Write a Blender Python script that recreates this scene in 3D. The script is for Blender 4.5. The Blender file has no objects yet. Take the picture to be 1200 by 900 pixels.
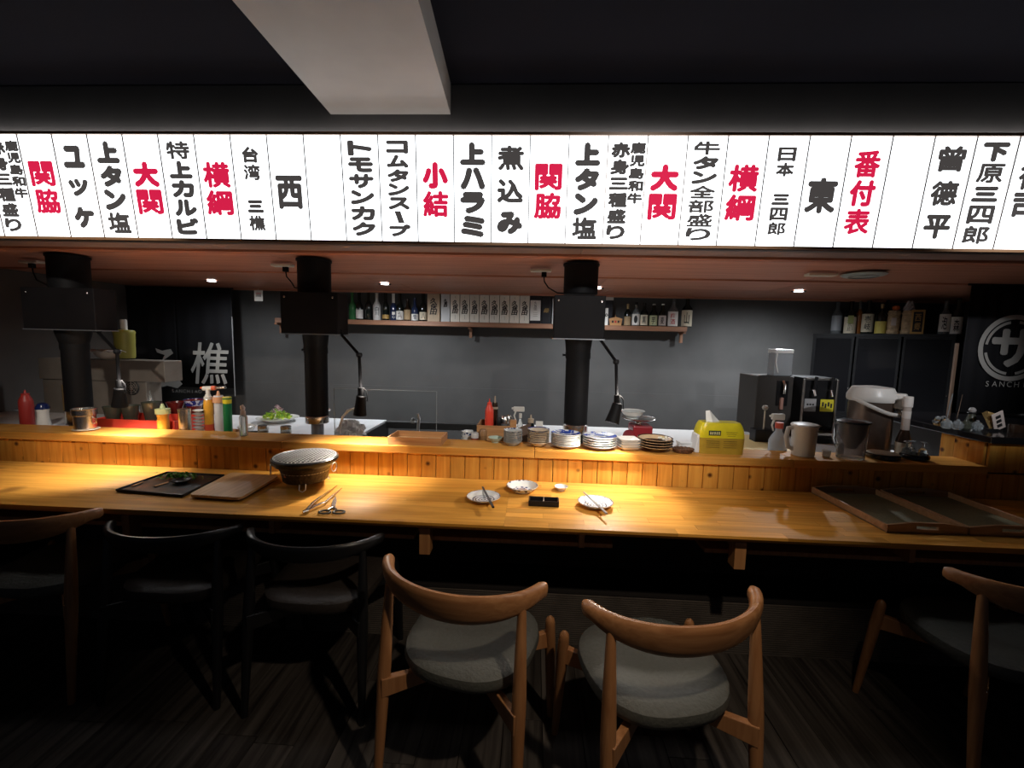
import bpy, math, random
from mathutils import Vector, Matrix
random.seed(7)
C = bpy.context.scene.collection
SC = bpy.context.scene
pi = math.pi
# ---------------------------------------------------------------- camera
F = 515.0
PSI, PIT, ROL = math.radians(-2.7), math.radians(5.77), math.radians(1.37)
CAM = Vector((0, 0, 1.5))
fw = Vector((math.sin(PSI)*math.cos(PIT), math.cos(PSI)*math.cos(PIT), -math.sin(PIT)))
r0 = Vector((math.cos(PSI), -math.sin(PSI), 0)); u0 = r0.cross(fw)
rt = math.cos(ROL)*r0 + math.sin(ROL)*u0
up = rt.cross(fw)
cd = bpy.data.cameras.new('camera'); cam = bpy.data.objects.new('camera', cd); C.objects.link(cam)
m = Matrix((rt, up, -fw)).transposed().to_4x4(); m.translation = CAM
cam.matrix_world = m
cd.sensor_width = 36; cd.lens = 36*F/1200; cd.clip_start = 0.02
SC.camera = cam
def ray(px, py): return (fw*F + rt*(px-600) - up*(py-450))
def PZ(px, py, z):            # point of the pixel's sight line at height z
    d = ray(px, py); return CAM + d*((z-CAM.z)/d.z)
def PY(px, py, y):            # ... at depth y
    d = ray(px, py); return CAM + d*((y-CAM.y)/d.y)
# ---------------------------------------------------------------- view, world, room lights
SC.view_settings.view_transform = 'Standard'; SC.view_settings.look = 'None'
SC.view_settings.gamma = 1; SC.view_settings.use_curve_mapping = False
SC.view_settings.exposure = 0.0
w = bpy.data.worlds.new('dim_room'); SC.world = w; w.use_nodes = True
w.node_tree.nodes['Background'].inputs[0].default_value = (0.30, 0.33, 0.42, 1)
w.node_tree.nodes['Background'].inputs[1].default_value = 0.05
def spot(name, loc, target, power, col, size, blend=0.3, rad=0.03):
    l = bpy.data.lights.new(name, 'SPOT'); l.energy = power; l.color = col
    l.spot_size = math.radians(size); l.spot_blend = blend; l.shadow_soft_size = rad
    o = bpy.data.objects.new(name, l); C.objects.link(o); o.location = loc
    o.rotation_euler = (Vector(target)-Vector(loc)).to_track_quat('-Z', 'Y').to_euler()
    return o
spot('ceiling_spotlight', (0.62, 0.38, 2.40), (0.20, 1.62, 0.50), 62, (1.0, 0.84, 0.66), 66, 0.8, 0.03)
spot('ceiling_spotlight', (0.66, 0.36, 2.38), (0.18, 3.6, 0.92), 95, (0.98, 0.97, 0.95), 55, 0.6, 0.03)
spot('ceiling_spotlight', (-1.70, 0.36, 2.38), (-2.65, 3.3, 1.15), 105, (1.0, 0.92, 0.82), 42, 0.6, 0.03)
spot('ceiling_spotlight', (1.90, 0.36, 2.38), (2.42, 3.3, 1.31), 150, (0.95, 0.96, 1.0), 34, 0.8, 0.03)
SIGN_E = 2.6
# ---------------------------------------------------------------- materials
MATS = {}
def mat(name, col, rough=0.5, metal=0.0, noise=0.0, nscale=20.0, trans=0.0, alpha=1.0, emit=0.0, ior=1.45, bump=0.0, coat=0.0, ecol=None, spec=None, rnd=0.0):
    if name in MATS: return MATS[name]
    m = bpy.data.materials.new(name); m.use_nodes = True; nt = m.node_tree; b = nt.nodes['Principled BSDF']
    if len(col) == 3: col = (*col, 1)
    b.inputs['Base Color'].default_value = col
    b.inputs['Roughness'].default_value = rough; b.inputs['Metallic'].default_value = metal
    b.inputs['Transmission Weight'].default_value = trans; b.inputs['Alpha'].default_value = alpha
    b.inputs['IOR'].default_value = ior; b.inputs['Coat Weight'].default_value = coat
    if spec is not None: b.inputs['Specular IOR Level'].default_value = spec
    if emit:
        b.inputs['Emission Color'].default_value = (*ecol, 1) if ecol else col
        b.inputs['Emission Strength'].default_value = emit
    if noise or bump or rnd:
        tc = nt.nodes.new('ShaderNodeTexCoord'); n = nt.nodes.new('ShaderNodeTexNoise')
        n.inputs['Scale'].default_value = nscale; n.inputs['Detail'].default_value = 5
        nt.links.new(tc.outputs['Object'], n.inputs['Vector'])
        if noise or rnd:
            mr = nt.nodes.new('ShaderNodeMapRange'); mr.inputs[1].default_value = 0.3; mr.inputs[2].default_value = 0.7
            mr.inputs[3].default_value = 1-noise; mr.inputs[4].default_value = 1+noise
            nt.links.new(n.outputs['Fac'], mr.inputs[0])
            mu = nt.nodes.new('ShaderNodeVectorMath'); mu.operation = 'SCALE'; mu.inputs[0].default_value = col[:3]
            out = mr.outputs[0]
            if rnd:
                oi = nt.nodes.new('ShaderNodeObjectInfo'); r = nt.nodes.new('ShaderNodeMapRange')
                r.inputs[3].default_value = 1-rnd; r.inputs[4].default_value = 1+rnd
                nt.links.new(oi.outputs['Random'], r.inputs[0])
                mm = nt.nodes.new('ShaderNodeMath'); mm.operation = 'MULTIPLY'
                nt.links.new(out, mm.inputs[0]); nt.links.new(r.outputs[0], mm.inputs[1]); out = mm.outputs[0]
            nt.links.new(out, mu.inputs['Scale']); nt.links.new(mu.outputs[0], b.inputs['Base Color'])
        if bump:
            bp = nt.nodes.new('ShaderNodeBump'); bp.inputs['Strength'].default_value = bump; bp.inputs['Distance'].default_value = 0.01
            nt.links.new(n.outputs['Fac'], bp.inputs['Height']); nt.links.new(bp.outputs[0], b.inputs['Normal'])
    MATS[name] = m; return m
def wood(name, c1, c2, rough=0.4, axis=0, stretch=(1.2, 30, 30), rnd=0.18, knots=0.0, coat=0.2, detail=6, world=False, knotcol=(0.10, 0.03, 0.008)):
    """procedural wood: grain running along one local axis, tone varied per piece"""
    if name in MATS: return MATS[name]
    m = bpy.data.materials.new(name); m.use_nodes = True; nt = m.node_tree; L = nt.links.new; b = nt.nodes['Principled BSDF']
    tc = nt.nodes.new('ShaderNodeTexCoord'); oi = nt.nodes.new('ShaderNodeObjectInfo')
    if world:
        src = nt.nodes.new('ShaderNodeNewGeometry').outputs['Position']
    else:
        src = tc.outputs['Object']
    sc = nt.nodes.new('ShaderNodeVectorMath'); sc.operation = 'SCALE'
    co = nt.nodes.new('ShaderNodeCombineXYZ')
    for i in range(3): L(oi.outputs['Random'], co.inputs[i])
    L(co.outputs[0], sc.inputs[0]); sc.inputs['Scale'].default_value = 37.0
    ad = nt.nodes.new('ShaderNodeVectorMath'); L(src, ad.inputs[0]); L(sc.outputs[0], ad.inputs[1])
    mp = nt.nodes.new('ShaderNodeMapping'); L(ad.outputs[0], mp.inputs[0])
    s = list(stretch); s[0], s[axis] = s[axis], s[0]; mp.inputs['Scale'].default_value = s
    n = nt.nodes.new('ShaderNodeTexNoise'); n.inputs['Scale'].default_value = 1.6; n.inputs['Detail'].default_value = detail
    n.inputs['Distortion'].default_value = 0.6; L(mp.outputs[0], n.inputs['Vector'])
    cr = nt.nodes.new('ShaderNodeValToRGB'); cr.color_ramp.elements[0].position = 0.32; cr.color_ramp.elements[1].position = 0.68
    cr.color_ramp.elements[0].color = (*c1, 1); cr.color_ramp.elements[1].color = (*c2, 1); L(n.outputs['Fac'], cr.inputs[0])
    r = nt.nodes.new('ShaderNodeMapRange'); r.inputs[3].default_value = 1-rnd; r.inputs[4].default_value = 1+rnd
    L(oi.outputs['Random'], r.inputs[0])
    mu = nt.nodes.new('ShaderNodeVectorMath'); mu.operation = 'SCALE'; L(cr.outputs[0], mu.inputs[0]); L(r.outputs[0], mu.inputs['Scale'])
    out = mu.outputs[0]
    if knots:
        v = nt.nodes.new('ShaderNodeTexVoronoi'); v.inputs['Scale'].default_value = knots; L(ad.outputs[0], v.inputs['Vector'])
        kr = nt.nodes.new('ShaderNodeMapRange'); kr.inputs[1].default_value = 0.07; kr.inputs[2].default_value = 0.17
        L(v.outputs['Distance'], kr.inputs[0])
        mx = nt.nodes.new('ShaderNodeMix'); mx.data_type = 'RGBA'; mx.inputs[6].default_value = (*knotcol, 1)
        L(kr.outputs[0], mx.inputs[0]); L(out, mx.inputs[7]); out = mx.outputs[2]
    L(out, b.inputs['Base Color']); b.inputs['Roughness'].default_value = rough; b.inputs['Coat Weight'].default_value = coat
    b.inputs['Coat Roughness'].default_value = 0.25
    if not coat: b.inputs['Specular IOR Level'].default_value = 0.22
    MATS[name] = m; return m
# ---------------------------------------------------------------- mesh building
class B:
    def __init__(s): s.v = []; s.f = []; s.mi = []; s.k = 0
    def mat(s, k): s.k = k; return s
    def add(s, vs, fs, M=None):
        o = len(s.v)
        s.v += [tuple(M @ Vector(p)) for p in vs] if M is not None else [tuple(p) for p in vs]
        s.f += [tuple(i+o for i in q) for q in fs]; s.mi += [s.k]*len(fs); return s
    def box(s, c, d, M=None, R=None):
        x, y, z = d[0]/2, d[1]/2, d[2]/2
        vs = [Vector((a*x, b*y, e*z)) for e in (-1, 1) for b in (-1, 1) for a in (-1, 1)]
        if R is not None: vs = [R @ q for q in vs]
        vs = [q + Vector(c) for q in vs]
        return s.add(vs, [(0,2,3,1),(4,5,7,6),(0,1,5,4),(2,6,7,3),(0,4,6,2),(1,3,7,5)], M)
    def lathe(s, prof, n=24, c=(0,0,0), M=None, cap=True, sx=1, sy=1):
        vs = []; fs = []
        for r, z in prof:
            for i in range(n):
                a = 2*pi*i/n; vs.append((c[0]+sx*r*math.cos(a), c[1]+sy*r*math.sin(a), c[2]+z))
        for j in range(len(prof)-1):
            for i in range(n):
                k = (i+1) % n; fs.append((j*n+i, j*n+k, (j+1)*n+k, (j+1)*n+i))
        if cap:
            if prof[0][0] > 1e-5: fs.append(tuple(range(n-1, -1, -1)))
            if prof[-1][0] > 1e-5: fs.append(tuple((len(prof)-1)*n+i for i in range(n)))
        return s.add(vs, fs, M)
    def tube(s, pts, r, n=10, M=None, cap=True, sq=None, closed=False):
        pts = [Vector(p) for p in pts]; N = len(pts)
        rr = r if isinstance(r, (list, tuple)) else [r]*N
        vs = []; fs = []; t0 = None; x = None
        for i, p in enumerate(pts):
            if closed: t = (pts[(i+1) % N]-pts[i-1]).normalized()
            else: t = (pts[min(i+1, N-1)]-pts[max(i-1, 0)]).normalized()
            if x is None:
                a = Vector((0, 0, 1)) if abs(t.z) < 0.9 else Vector((1, 0, 0)); x = t.cross(a).normalized()
            else:
                x = (x - t*x.dot(t)).normalized()
            y = t.cross(x)
            for k in range(n):
                a = 2*pi*k/n
                e = (sq[i] if isinstance(sq, list) else sq) if sq else 1
                vs.append(p + x*(rr[i]*math.cos(a)) + y*(rr[i]*e*math.sin(a)))
        for j in range(N if closed else N-1):
            jj = (j+1) % N
            for k in range(n):
                q = (k+1) % n; fs.append((j*n+k, j*n+q, jj*n+q, jj*n+k))
        if cap and not closed: fs.append(tuple(range(n-1, -1, -1))); fs.append(tuple((N-1)*n+k for k in range(n)))
        return s.add(vs, fs, M)
    def prism(s, poly, h, M=None, z0=0):
        n = len(poly); vs = [(p[0], p[1], z0) for p in poly]+[(p[0], p[1], z0+h) for p in poly]
        fs = [tuple(range(n-1, -1, -1)), tuple(range(n, 2*n))]+[(i, (i+1) % n, n+(i+1) % n, n+i) for i in range(n)]
        return s.add(vs, fs, M)
    def build(s, name, mats, parent=None, smooth=False, bevel=0, sub=0, loc=None, rz=0):
        me = bpy.data.meshes.new(name); me.from_pydata(s.v, [], s.f)
        for mm in (mats if isinstance(mats, (list, tuple)) else [mats]): me.materials.append(mm)
        me.polygons.foreach_set('material_index', s.mi)
        if smooth: me.polygons.foreach_set('use_smooth', [True]*len(s.f)); me.set_sharp_from_angle(angle=math.radians(38))
        me.update()
        o = bpy.data.objects.new(name, me); C.objects.link(o)
        if parent: o.parent = parent
        if loc is not None: o.location = loc
        if rz: o.rotation_euler.z = rz
        if bevel:
            b = o.modifiers.new('bevel', 'BEVEL'); b.width = bevel; b.segments = 2; b.limit_method = 'ANGLE'
        if sub:
            b = o.modifiers.new('sub', 'SUBSURF'); b.levels = sub; b.render_levels = sub
        return o
def thing(name, label, cat, loc=(0,0,0), rz=0, group=None):
    o = bpy.data.objects.new(name, None); C.objects.link(o); o.empty_display_size = 0.05
    o.location = loc; o.rotation_euler.z = rz; o['label'] = label; o['category'] = cat
    if group: o['group'] = group
    return o
def tag(o, label, cat, group=None):
    o['label'] = label; o['category'] = cat
    if group: o['group'] = group
    return o
def struct(o): o['kind'] = 'structure'; return o
def kids(o): return [c for c in C.objects if c.parent == o]
def dup(o, loc, rz=None, label=None, group=None):
    r = o.copy(); C.objects.link(r); r.location = loc
    if rz is not None: r.rotation_euler.z = rz
    if label: r['label'] = label
    if group: r['group'] = group
    for ch in list(o.children):
        c = ch.copy(); C.objects.link(c); c.parent = r
        for g in list(ch.children):
            d = g.copy(); C.objects.link(d); d.parent = c
    return r
ORD = ['first','second','third','fourth','fifth','sixth','seventh','eighth','ninth','tenth','eleventh','twelfth','thirteenth']
# glyph outlines: text set in Blender's own font, turned into mesh
GL = {}
def glyph(ch, off=0.0):
    k = (ch, off)
    if k in GL: return GL[k]
    cu = bpy.data.curves.new('g', 'FONT'); cu.body = ch; cu.size = 1; cu.offset = off; cu.resolution_u = 3; cu.fill_mode = 'FRONT'
    ob = bpy.data.objects.new('g', cu); C.objects.link(ob)
    dg = bpy.context.evaluated_depsgraph_get(); me = bpy.data.meshes.new_from_object(ob.evaluated_get(dg))
    vs = [v.co.copy() for v in me.vertices]; fs = [tuple(p.vertices) for p in me.polygons]
    bpy.data.objects.remove(ob); bpy.data.curves.remove(cu); bpy.data.meshes.remove(me)
    if vs:
        x0 = min(v.x for v in vs); x1 = max(v.x for v in vs); y0 = min(v.y for v in vs); y1 = max(v.y for v in vs)
        vs = [((v.x-x0)/max(x1-x0, 1e-6)-0.5, (v.y-y0)/max(y1-y0, 1e-6)-0.5) for v in vs]
        GL[k] = (vs, fs, x1-x0, y1-y0)
    else: GL[k] = ([], [], 0, 0)
    return GL[k]
def put_glyph(b, ch, u, v, wd, ht, M, off=0.0, keep=False, lift=0.0, rot=0, slant=0):
    """glyph ch centred at (u, v) in a wd x ht cell of the plane M (local x right, y up)"""
    vs, fs, gw, gh = glyph(ch, off)
    if not vs: return
    if rot: 
        vs = [(-y, x) for x, y in vs]; gw, gh = gh, gw
    if keep:
        s = min(wd/gw, ht/gh) if gw*gh else wd; wd, ht = gw*s, gh*s
    b.add([(u+x*wd+slant*y*ht, v+y*ht, lift) for x, y in vs], fs, M)
def text_line(b, s, u, v, size, M, pitch=None, off=0.0, lift=0.0):
    pitch = pitch or size; n = len(s)
    for i, ch in enumerate(s):
        vs, fs, gw, gh = glyph(ch, off)
        if vs: b.add([(u+(i-(n-1)/2)*pitch+x*gw*size, v+y*gh*size, lift) for x, y in vs], fs, M)
def plane(o, xd, yd):       # matrix of a plane through o with right xd and up yd
    o, xd, yd = Vector(o), Vector(xd).normalized(), Vector(yd).normalized(); z = xd.cross(yd)
    M = Matrix((xd, yd, z)).transposed().to_4x4(); M.translation = o; return M
# ================================================================ structure
XL, XR, YB = -4.12, 4.05, 4.62
LEDGE, CTR, WORK, SOF = 0.922, 0.75, 0.85, 1.945
m_wallk = mat('kitchen_wall_paint', (0.10, 0.098, 0.096), 0.75, noise=0.12, nscale=3, bump=0.05)
m_wallk2 = mat('kitchen_wall_lit_tone', (0.115, 0.115, 0.114), 0.6, noise=0.1, nscale=3, bump=0.05)  # lighter wall copy holding the light on the lower wall; never assigned
m_wallL = mat('side_wall_paint', (0.12, 0.105, 0.095), 0.8, noise=0.1, nscale=4, bump=0.05)
m_ceil = mat('dark_ceiling_paint', (0.010, 0.010, 0.014), 0.95, noise=0.1, nscale=2, spec=0.05)
m_beam = mat('grey_beam_paint', (0.27, 0.25, 0.235), 0.7, noise=0.06, nscale=6, bump=0.03)
m_fascia = mat('grey_fascia_paint', (0.10, 0.098, 0.10), 0.9, noise=0.06, nscale=6)
m_floorp = wood('dark_floor_plank', (0.018, 0.014, 0.012), (0.085, 0.072, 0.062), 0.55, axis=1, stretch=(1.0, 22, 10), rnd=0.3, coat=0.0)
m_floorb = mat('floor_base', (0.02, 0.017, 0.015), 0.8, noise=0.1)
struct(B().box((0.2, 2.2, -0.03), (9.6, 6.4, 0.04)).build('floor', m_floorb))
fl = bpy.data.objects['floor']
base = None
pw, pl = 0.152, 1.22
for i in range(-17, 18):
    y = -0.9 + random.random()*pl*-1
    while y < 2.4:
        me_y = y+pl/2
        if me_y+pl/2 > -0.3:
            if base is None:
                o = B().box((0, 0, 0), (pw-0.002, pl-0.002, 0.012)).build('plank', m_floorp, fl, bevel=0.0015); base = o
            else:
                o = base.copy(); C.objects.link(o); o.parent = fl
            o.location = (i*pw, me_y, -0.004)
        y += pl
struct(B().box((0.2, YB+0.05, 1.3), (9.6, 0.1, 2.7)).build('wall_back', m_wallk))
lo = B().box((0.2, YB-0.006, 0.50), (9.0, 0.012, 0.95)).build('lower_wall_slab', m_wallk, bpy.data.objects['wall_back'])  # added slab that stood for light on the lower wall, in plain wall colour
struct(B().box((XL-0.05, 2.2, 1.3), (0.1, 5.0, 2.7)).build('wall_left', m_wallL))
struct(B().box((XR+0.05, 2.2, 1.3), (0.1, 5.0, 2.7)).build('wall_right', m_wallk))
struct(B().box((0.2, 2.2, 2.67), (9.6, 6.4, 0.1)).build('ceiling', m_ceil))
# dropped box beam on the ceiling, its edges taken from the photograph
zb = 2.49
q = [PZ(272, 0, zb), PZ(490, 0, zb), PY(528, 141, 2.05), PY(388, 142, 2.05)]
def ext(a, b, t): return b+(b-a)*t
n0 = ext(q[3], q[0], 0.9); n1 = ext(q[2], q[1], 0.9)
poly = [(n0.x, n0.y), (n1.x, n1.y), (q[2].x, 2.049), (q[3].x, 2.049)]
struct(B().prism(poly, 0.135, z0=zb).build('trim_1', m_beam))
# fascia above and behind the lit sign, and the bulkhead body
struct(B().box((0.0, 2.10, 2.515), (8.1, 0.10, 0.20)).build('trim_2', m_fascia))
struct(B().box((0.2, 3.25, 2.62), (9.0, 2.2, 0.02)).build('trim_3', m_ceil))
# wooden soffit above the bar: boards running left to right
m_sof = wood('soffit_wood', (0.46, 0.165, 0.09), (0.66, 0.28, 0.17), 0.45, axis=0, stretch=(0.8, 26, 26), rnd=0.15, coat=0.1)
m_sofd = wood('soffit_dark_trim', (0.05, 0.018, 0.012), (0.09, 0.035, 0.022), 0.5, rnd=0.1)
SX, SW = (XL+XR)/2, XR-XL-0.02
sof = struct(B().box((SX, 3.29, SOF+0.045), (SW, 2.34, 0.03)).build('soffit', m_sofd))
m_blkhd = wood('bulkhead_board', (0.26, 0.17, 0.14), (0.34, 0.22, 0.19), 0.5, axis=0, stretch=(0.8, 26, 26), rnd=0.05, coat=0.1)
for y0, y1, dz, seg in ((2.12, 2.40, 0.012, 1), (2.405, 2.43, 0.0, 0), (2.435, 2.46, 0.012, 0), (2.465, 2.50, 0.004, 0), (2.505, 3.205, 0.010, 1), (3.21, 3.235, 0.0, 0), (3.24, 3.275, 0.012, 0), (3.28, 3.80, 0.008, 1), (3.805, 4.395, 0.008, 1), (4.40, 4.425, 0.0, 0)):
    cuts = [XL+.01, -2.3+y0*0.3, -0.3+y0*0.25, 1.6+y0*.1, XR-.01] if seg else [XL+.01, XR-.01]
    for x0, x1 in zip(cuts, cuts[1:]):
        B().box(((x0+x1)/2, (y0+y1)/2, SOF+0.010+dz), (x1-x0-0.002, y1-y0, 0.02)).build('board' if seg else 'moulding', m_blkhd if y0 < 2.2 else m_sof, sof, bevel=0.002)
B().box((SX, 4.45, SOF+0.03), (SW, 0.022, 0.07)).build('edge_trim', m_sof, sof, bevel=0.002)
# ---------------------------------------------------------------- lit sign
SB = Vector((0, 2.06, 1.940)); TL = math.radians(7.05)
su = Vector((0, -math.sin(TL), math.cos(TL)))                      # up the sign
sn = Vector((0, -math.cos(TL), -math.sin(TL)))                     # out of the sign
SH = 0.445
def signpt(px, py):
    d = ray(px, py); t = (SB-CAM).dot(sn)/d.dot(sn); return CAM + d*t
tops = [20, 60.7, 101, 142, 184, 225, 267, 309.7, 352.7, 394.3, 437.3, 481.3, 526.7, 571.3, 617.7, 663.3, 710.3, 757, 803.7, 851.7, 899.7, 947.7, 996.7, 1045.7, 1095.3, 1145.3, 1195.7]
x_first = signpt(tops[0], 159).x; x_last = signpt(tops[-1], 161).x
PWD = (x_last-x_first)/26
h_mid = (signpt(600, 159)-SB).dot(su); l_mid = (signpt(600, 285)-SB).dot(su)
print('panel width', PWD, 'sign v', l_mid, h_mid)
m_panel = mat('sign_backlit_acrylic', (0.8, 0.8, 0.8), 0.4, emit=SIGN_E, ecol=(0.93, 0.97, 1.0))
m_ink = mat('sign_black_ink', (0.012, 0.011, 0.011), 0.7, emit=0.060, ecol=(1, .9, .87), spec=0.1)
m_red = mat('sign_red_ink', (0.08, 0.002, 0.008), 0.7, emit=0.66, ecol=(1.0, 0.022, 0.10), spec=0.1)
m_frame = mat('sign_frame_metal', (0.10, 0.08, 0.07), 0.4, 0.6)
m_strip = wood('sign_wood_strip', (0.30, 0.16, 0.08), (0.42, 0.24, 0.13), 0.4)
sign = thing('lightbox_sign', 'long backlit white menu sign with black and red brush lettering above the bar', 'sign', (0, 2.06, 1.940))
Mx = plane((0, 0, 0), (1, 0, 0), su)
def SM(x, v, out=0.0): 
    M = plane(Vector((x, 0, 0)) + su*v + sn*out, (1, 0, 0), su); return M
xa, xb = x_first-2.6*PWD, x_last+2.5*PWD
b = B().box((0, SH/2, -0.060), (xb-xa, SH+0.03, 0.09), SM((xa+xb)/2, 0)); b.build('housing', m_frame, sign)
B().box((0, SH+0.016, -0.055), (xb-xa, 0.004, 0.07), SM((xa+xb)/2, 0)).build('top_light', mat('sign_top_leak', (0.8, 0.7, 0.6), 0.5, emit=4.0, ecol=(1, 0.93, 0.88)), sign)
for v in (-0.006, SH+0.006):
    B().box((0, 0, 0), (xb-xa, 0.012, 0.03), SM((xa+xb)/2, v, -0.004)).build('frame_strip', m_strip, sign)
TXT = ['', ('鹿児島和牛', '赤身三種盛り'), '*関脇', 'ユッケ', '上タン塩', '*大関', '特上カルビ', '*横綱', '台湾 三樵', '西', '', 'トモサンカク', 'コムタンスープ', '*小結', '上ハラミ',
       '煮込み', '*関脇', '上タン塩', ('鹿児島和牛', '赤身三種盛り'), '*大関', '牛タン全部盛り', '*横綱', '日本 三四郎', '東', '*番付表', '', '曾德平', '下原三四郎', ' 行司', '']
RNG = {'*関脇': (0.24, 0.775, .72), '*大関': (0.24, 0.775, .74), '*横綱': (0.24, 0.775, .76), '*小結': (0.23, 0.77, .70), 'ユッケ': (0.06, 0.95, .62), '上タン塩': (0.05, 0.965, .66),
       '特上カルビ': (0.05, 0.97, .66), '台湾 三樵': (0.10, 0.92, .46), '西': (0.36, 0.71, .74), 'トモサンカク': (0.04, 0.96, .68), 'コムタンスープ': (0.04, 0.96, .60), '上ハラミ': (0.05, 0.96, .68),
       '煮込み': (0.05, 0.96, .70), '牛タン全部盛り': (0.04, 0.96, .66), '日本 三四郎': (0.09, 0.90, .45), '東': (0.35, 0.70, .78), '*番付表': (0.11, 0.89, .64), '曾德平': (0.04, 0.95, .66), '下原三四郎': (0.04, 0.96, .64), ' 行司': (0.2, 0.74, .62)}
pan = None
for i, t in enumerate(TXT):
    xc = x_first + (i-1-0.5)*PWD
    if pan is None:
        pan = B().box((0, SH/2, -0.004), (PWD-0.0035, SH-0.001, 0.008), SM(0, 0)).build('sign_panel', m_panel, sign); p = pan
    else:
        p = pan.copy(); C.objects.link(p)
    p.parent = sign; p.location = (xc, 0, 0)
    B().box((0, 0, 0), (0.0042, SH, 0.012), SM(0, SH/2, -0.003)).build('divider', m_frame, p, loc=(PWD/2, 0, 0)) if i < len(TXT)-1 else None
    if not t: continue
    NB = 8
    def bold(c, u, v, ww, hh, M, rad, **kw):
        if not rad:
            sz = min(ww, hh*1.1)
            rad = sz*(0.088 if c in 'ユッケタンカルビトモサクコムスープハラミ上大小ッー三下み' else 0.052 if c in '西四日平付東本牛台司り東込全' else 0.041)
            if c in '大小': rad *= 0.80
        g = B()
        for q_ in range(14):
            a_ = 2*pi*q_/8; rr_ = rad if q_ < 8 else rad*0.5 if q_ < 13 else 0
            if 8 <= q_ < 13: a_ = 2*pi*q_/5
            put_glyph(g, c, u+rr_*math.cos(a_), v+rr_*math.sin(a_), ww-2*rad, hh-2*rad, M, 0.0, lift=0.0008+q_*0.00003, **kw)
        g.build('character', mm, p)
    def column(s, u, a, bb, wd, off):
        n = len(s); ch = (bb-a)/n
        for k, c in enumerate(s):
            if c == ' ': continue
            hh = ch*0.93*SH
            ww = wd*PWD
            if c == 'ー': bold(c, u, SH*(1-(a+(k+.5)*ch)), ww*0.30, hh*0.95, SM(0, 0), off, rot=1, slant=-0.35); continue
            if c in 'ッ': hh *= 0.8; ww *= .95
            if c == '三': hh *= 0.82
            if len(s) == 2 and n == 2: hh *= 1.0
            bold(c, u, SH*(1-(a+(k+.5)*ch)), ww, hh*(0.80 if n == 3 and s[0] in 'ユ煮曾' else 1), SM(0, 0), off)
    if isinstance(t, tuple):
        mm = m_ink; column(t[0], 0.27*PWD, 0.05, 0.62, 0.40, 0.0036); column(t[1], -0.17*PWD, 0.05, 0.96, 0.50, 0.0044)
    else:
        a, bb, wd = RNG[t]; s = t.lstrip('*'); mm = m_red if t[0] == '*' else m_ink
        column(s.strip() if s == ' 行司' else s, 0.0, a, bb, wd, 0)
# ---------------------------------------------------------------- bar front, ledge, planks
m_pine = wood('knotty_pine', (0.60, 0.24, 0.035), (0.76, 0.38, 0.07), 0.42, axis=2, stretch=(1.5, 26, 26), rnd=0.13, knots=10.0, coat=0.0)
m_ledge = wood('ledge_wood', (0.56, 0.23, 0.035), (0.74, 0.37, 0.08), 0.42, axis=0, stretch=(0.9, 26, 26), rnd=0.1, coat=0.0)
m_dark = mat('joint_backing_board', (0.06, 0.03, 0.015), 0.8, noise=0.1)  # dark brown board behind the planks, seen through their gaps
m_dark2 = mat('black_underbar_paint', (0.018, 0.015, 0.014), 0.7, noise=0.1)
XE = 2.30
wf = struct(B().box(((XL+XR)/2, 2.355, 0.44), (XR-XL, 0.10, 0.875)).build('wall_front', m_dark))
pk = None; x = XL+0.04; pw = 0.0785
while x < XR-0.02:
    if pk is None: o = B().box((0, 0, 0), (pw-0.0028, 0.014, 0.14)).build('plank', m_pine, wf, bevel=0.0025); pk = o
    else: o = pk.copy(); C.objects.link(o); o.parent = wf
    o.location = (x, 2.297, 0.8085)
    x += pw
led = thing('bar_ledge', 'long raised honey coloured wooden ledge running behind the counter', 'ledge', ((XL+XE)/2, 2.368, 0.88))
xs = [XL, -1.35, 0.02, 1.35, XE]
for k in range(4):
    B().box(((xs[k]+xs[k+1])/2-(XL+XE)/2, 0, 0.021), (xs[k+1]-xs[k]-0.0015, 0.195, 0.042)).build('board', m_ledge, led, bevel=0.003)
# counter top, butcher block staves
m_stave = wood('butcher_block', (0.56, 0.245, 0.035), (0.76, 0.375, 0.075), 0.5, axis=0, stretch=(1.6, 34, 34), rnd=0.22, coat=0.0)
m_slab = wood('pine_slab', (0.52, 0.225, 0.03), (0.74, 0.365, 0.065), 0.5, axis=0, stretch=(1.1, 20, 20), rnd=0.09, coat=0.0, knots=2.2)
YC0, YC1 = 1.705, 2.285
ctr = thing('counter', 'long honey coloured wooden dining counter of jointed staves', 'counter', (0, 2.05, 0))
XS = -0.10
B().box(((XL+XR)/2, 0.0, 0.722), (XR-XL, YC1-YC0-0.006, 0.04)).build('core', m_slab, ctr)
rows = 12; rh = (YC1-YC0)/rows
for r in range(rows):
    x = XS - 0.0; yy = YC0+rh*(r+.5)-2.05
    first = True
    while x < XR:
        ln = random.uniform(0.28, 0.62) if not first else random.uniform(0.1, 0.5); first = False
        x1 = min(x+ln, XR)
        B().box((0, 0, 0), (x1-x-0.0008, rh-0.0008, 0.012)).build('stave', m_stave, ctr, loc=((x+x1)/2, yy, 0.7440))
        x = x1
rows = 5; rh = (YC1-YC0)/rows
for r in range(rows):
    x = XL; yy = YC0+rh*(r+.5)-2.05
    while x < XS-0.01:
        x1 = min(x+random.uniform(0.8, 1.5), XS)
        if XS-x1 < 0.3: x1 = XS
        B().box((0, 0, 0), (x1-x-0.0008, rh-0.0006, 0.012)).build('stave', m_slab, ctr, loc=((x+x1)/2, yy, 0.7440))
        x = x1
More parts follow.
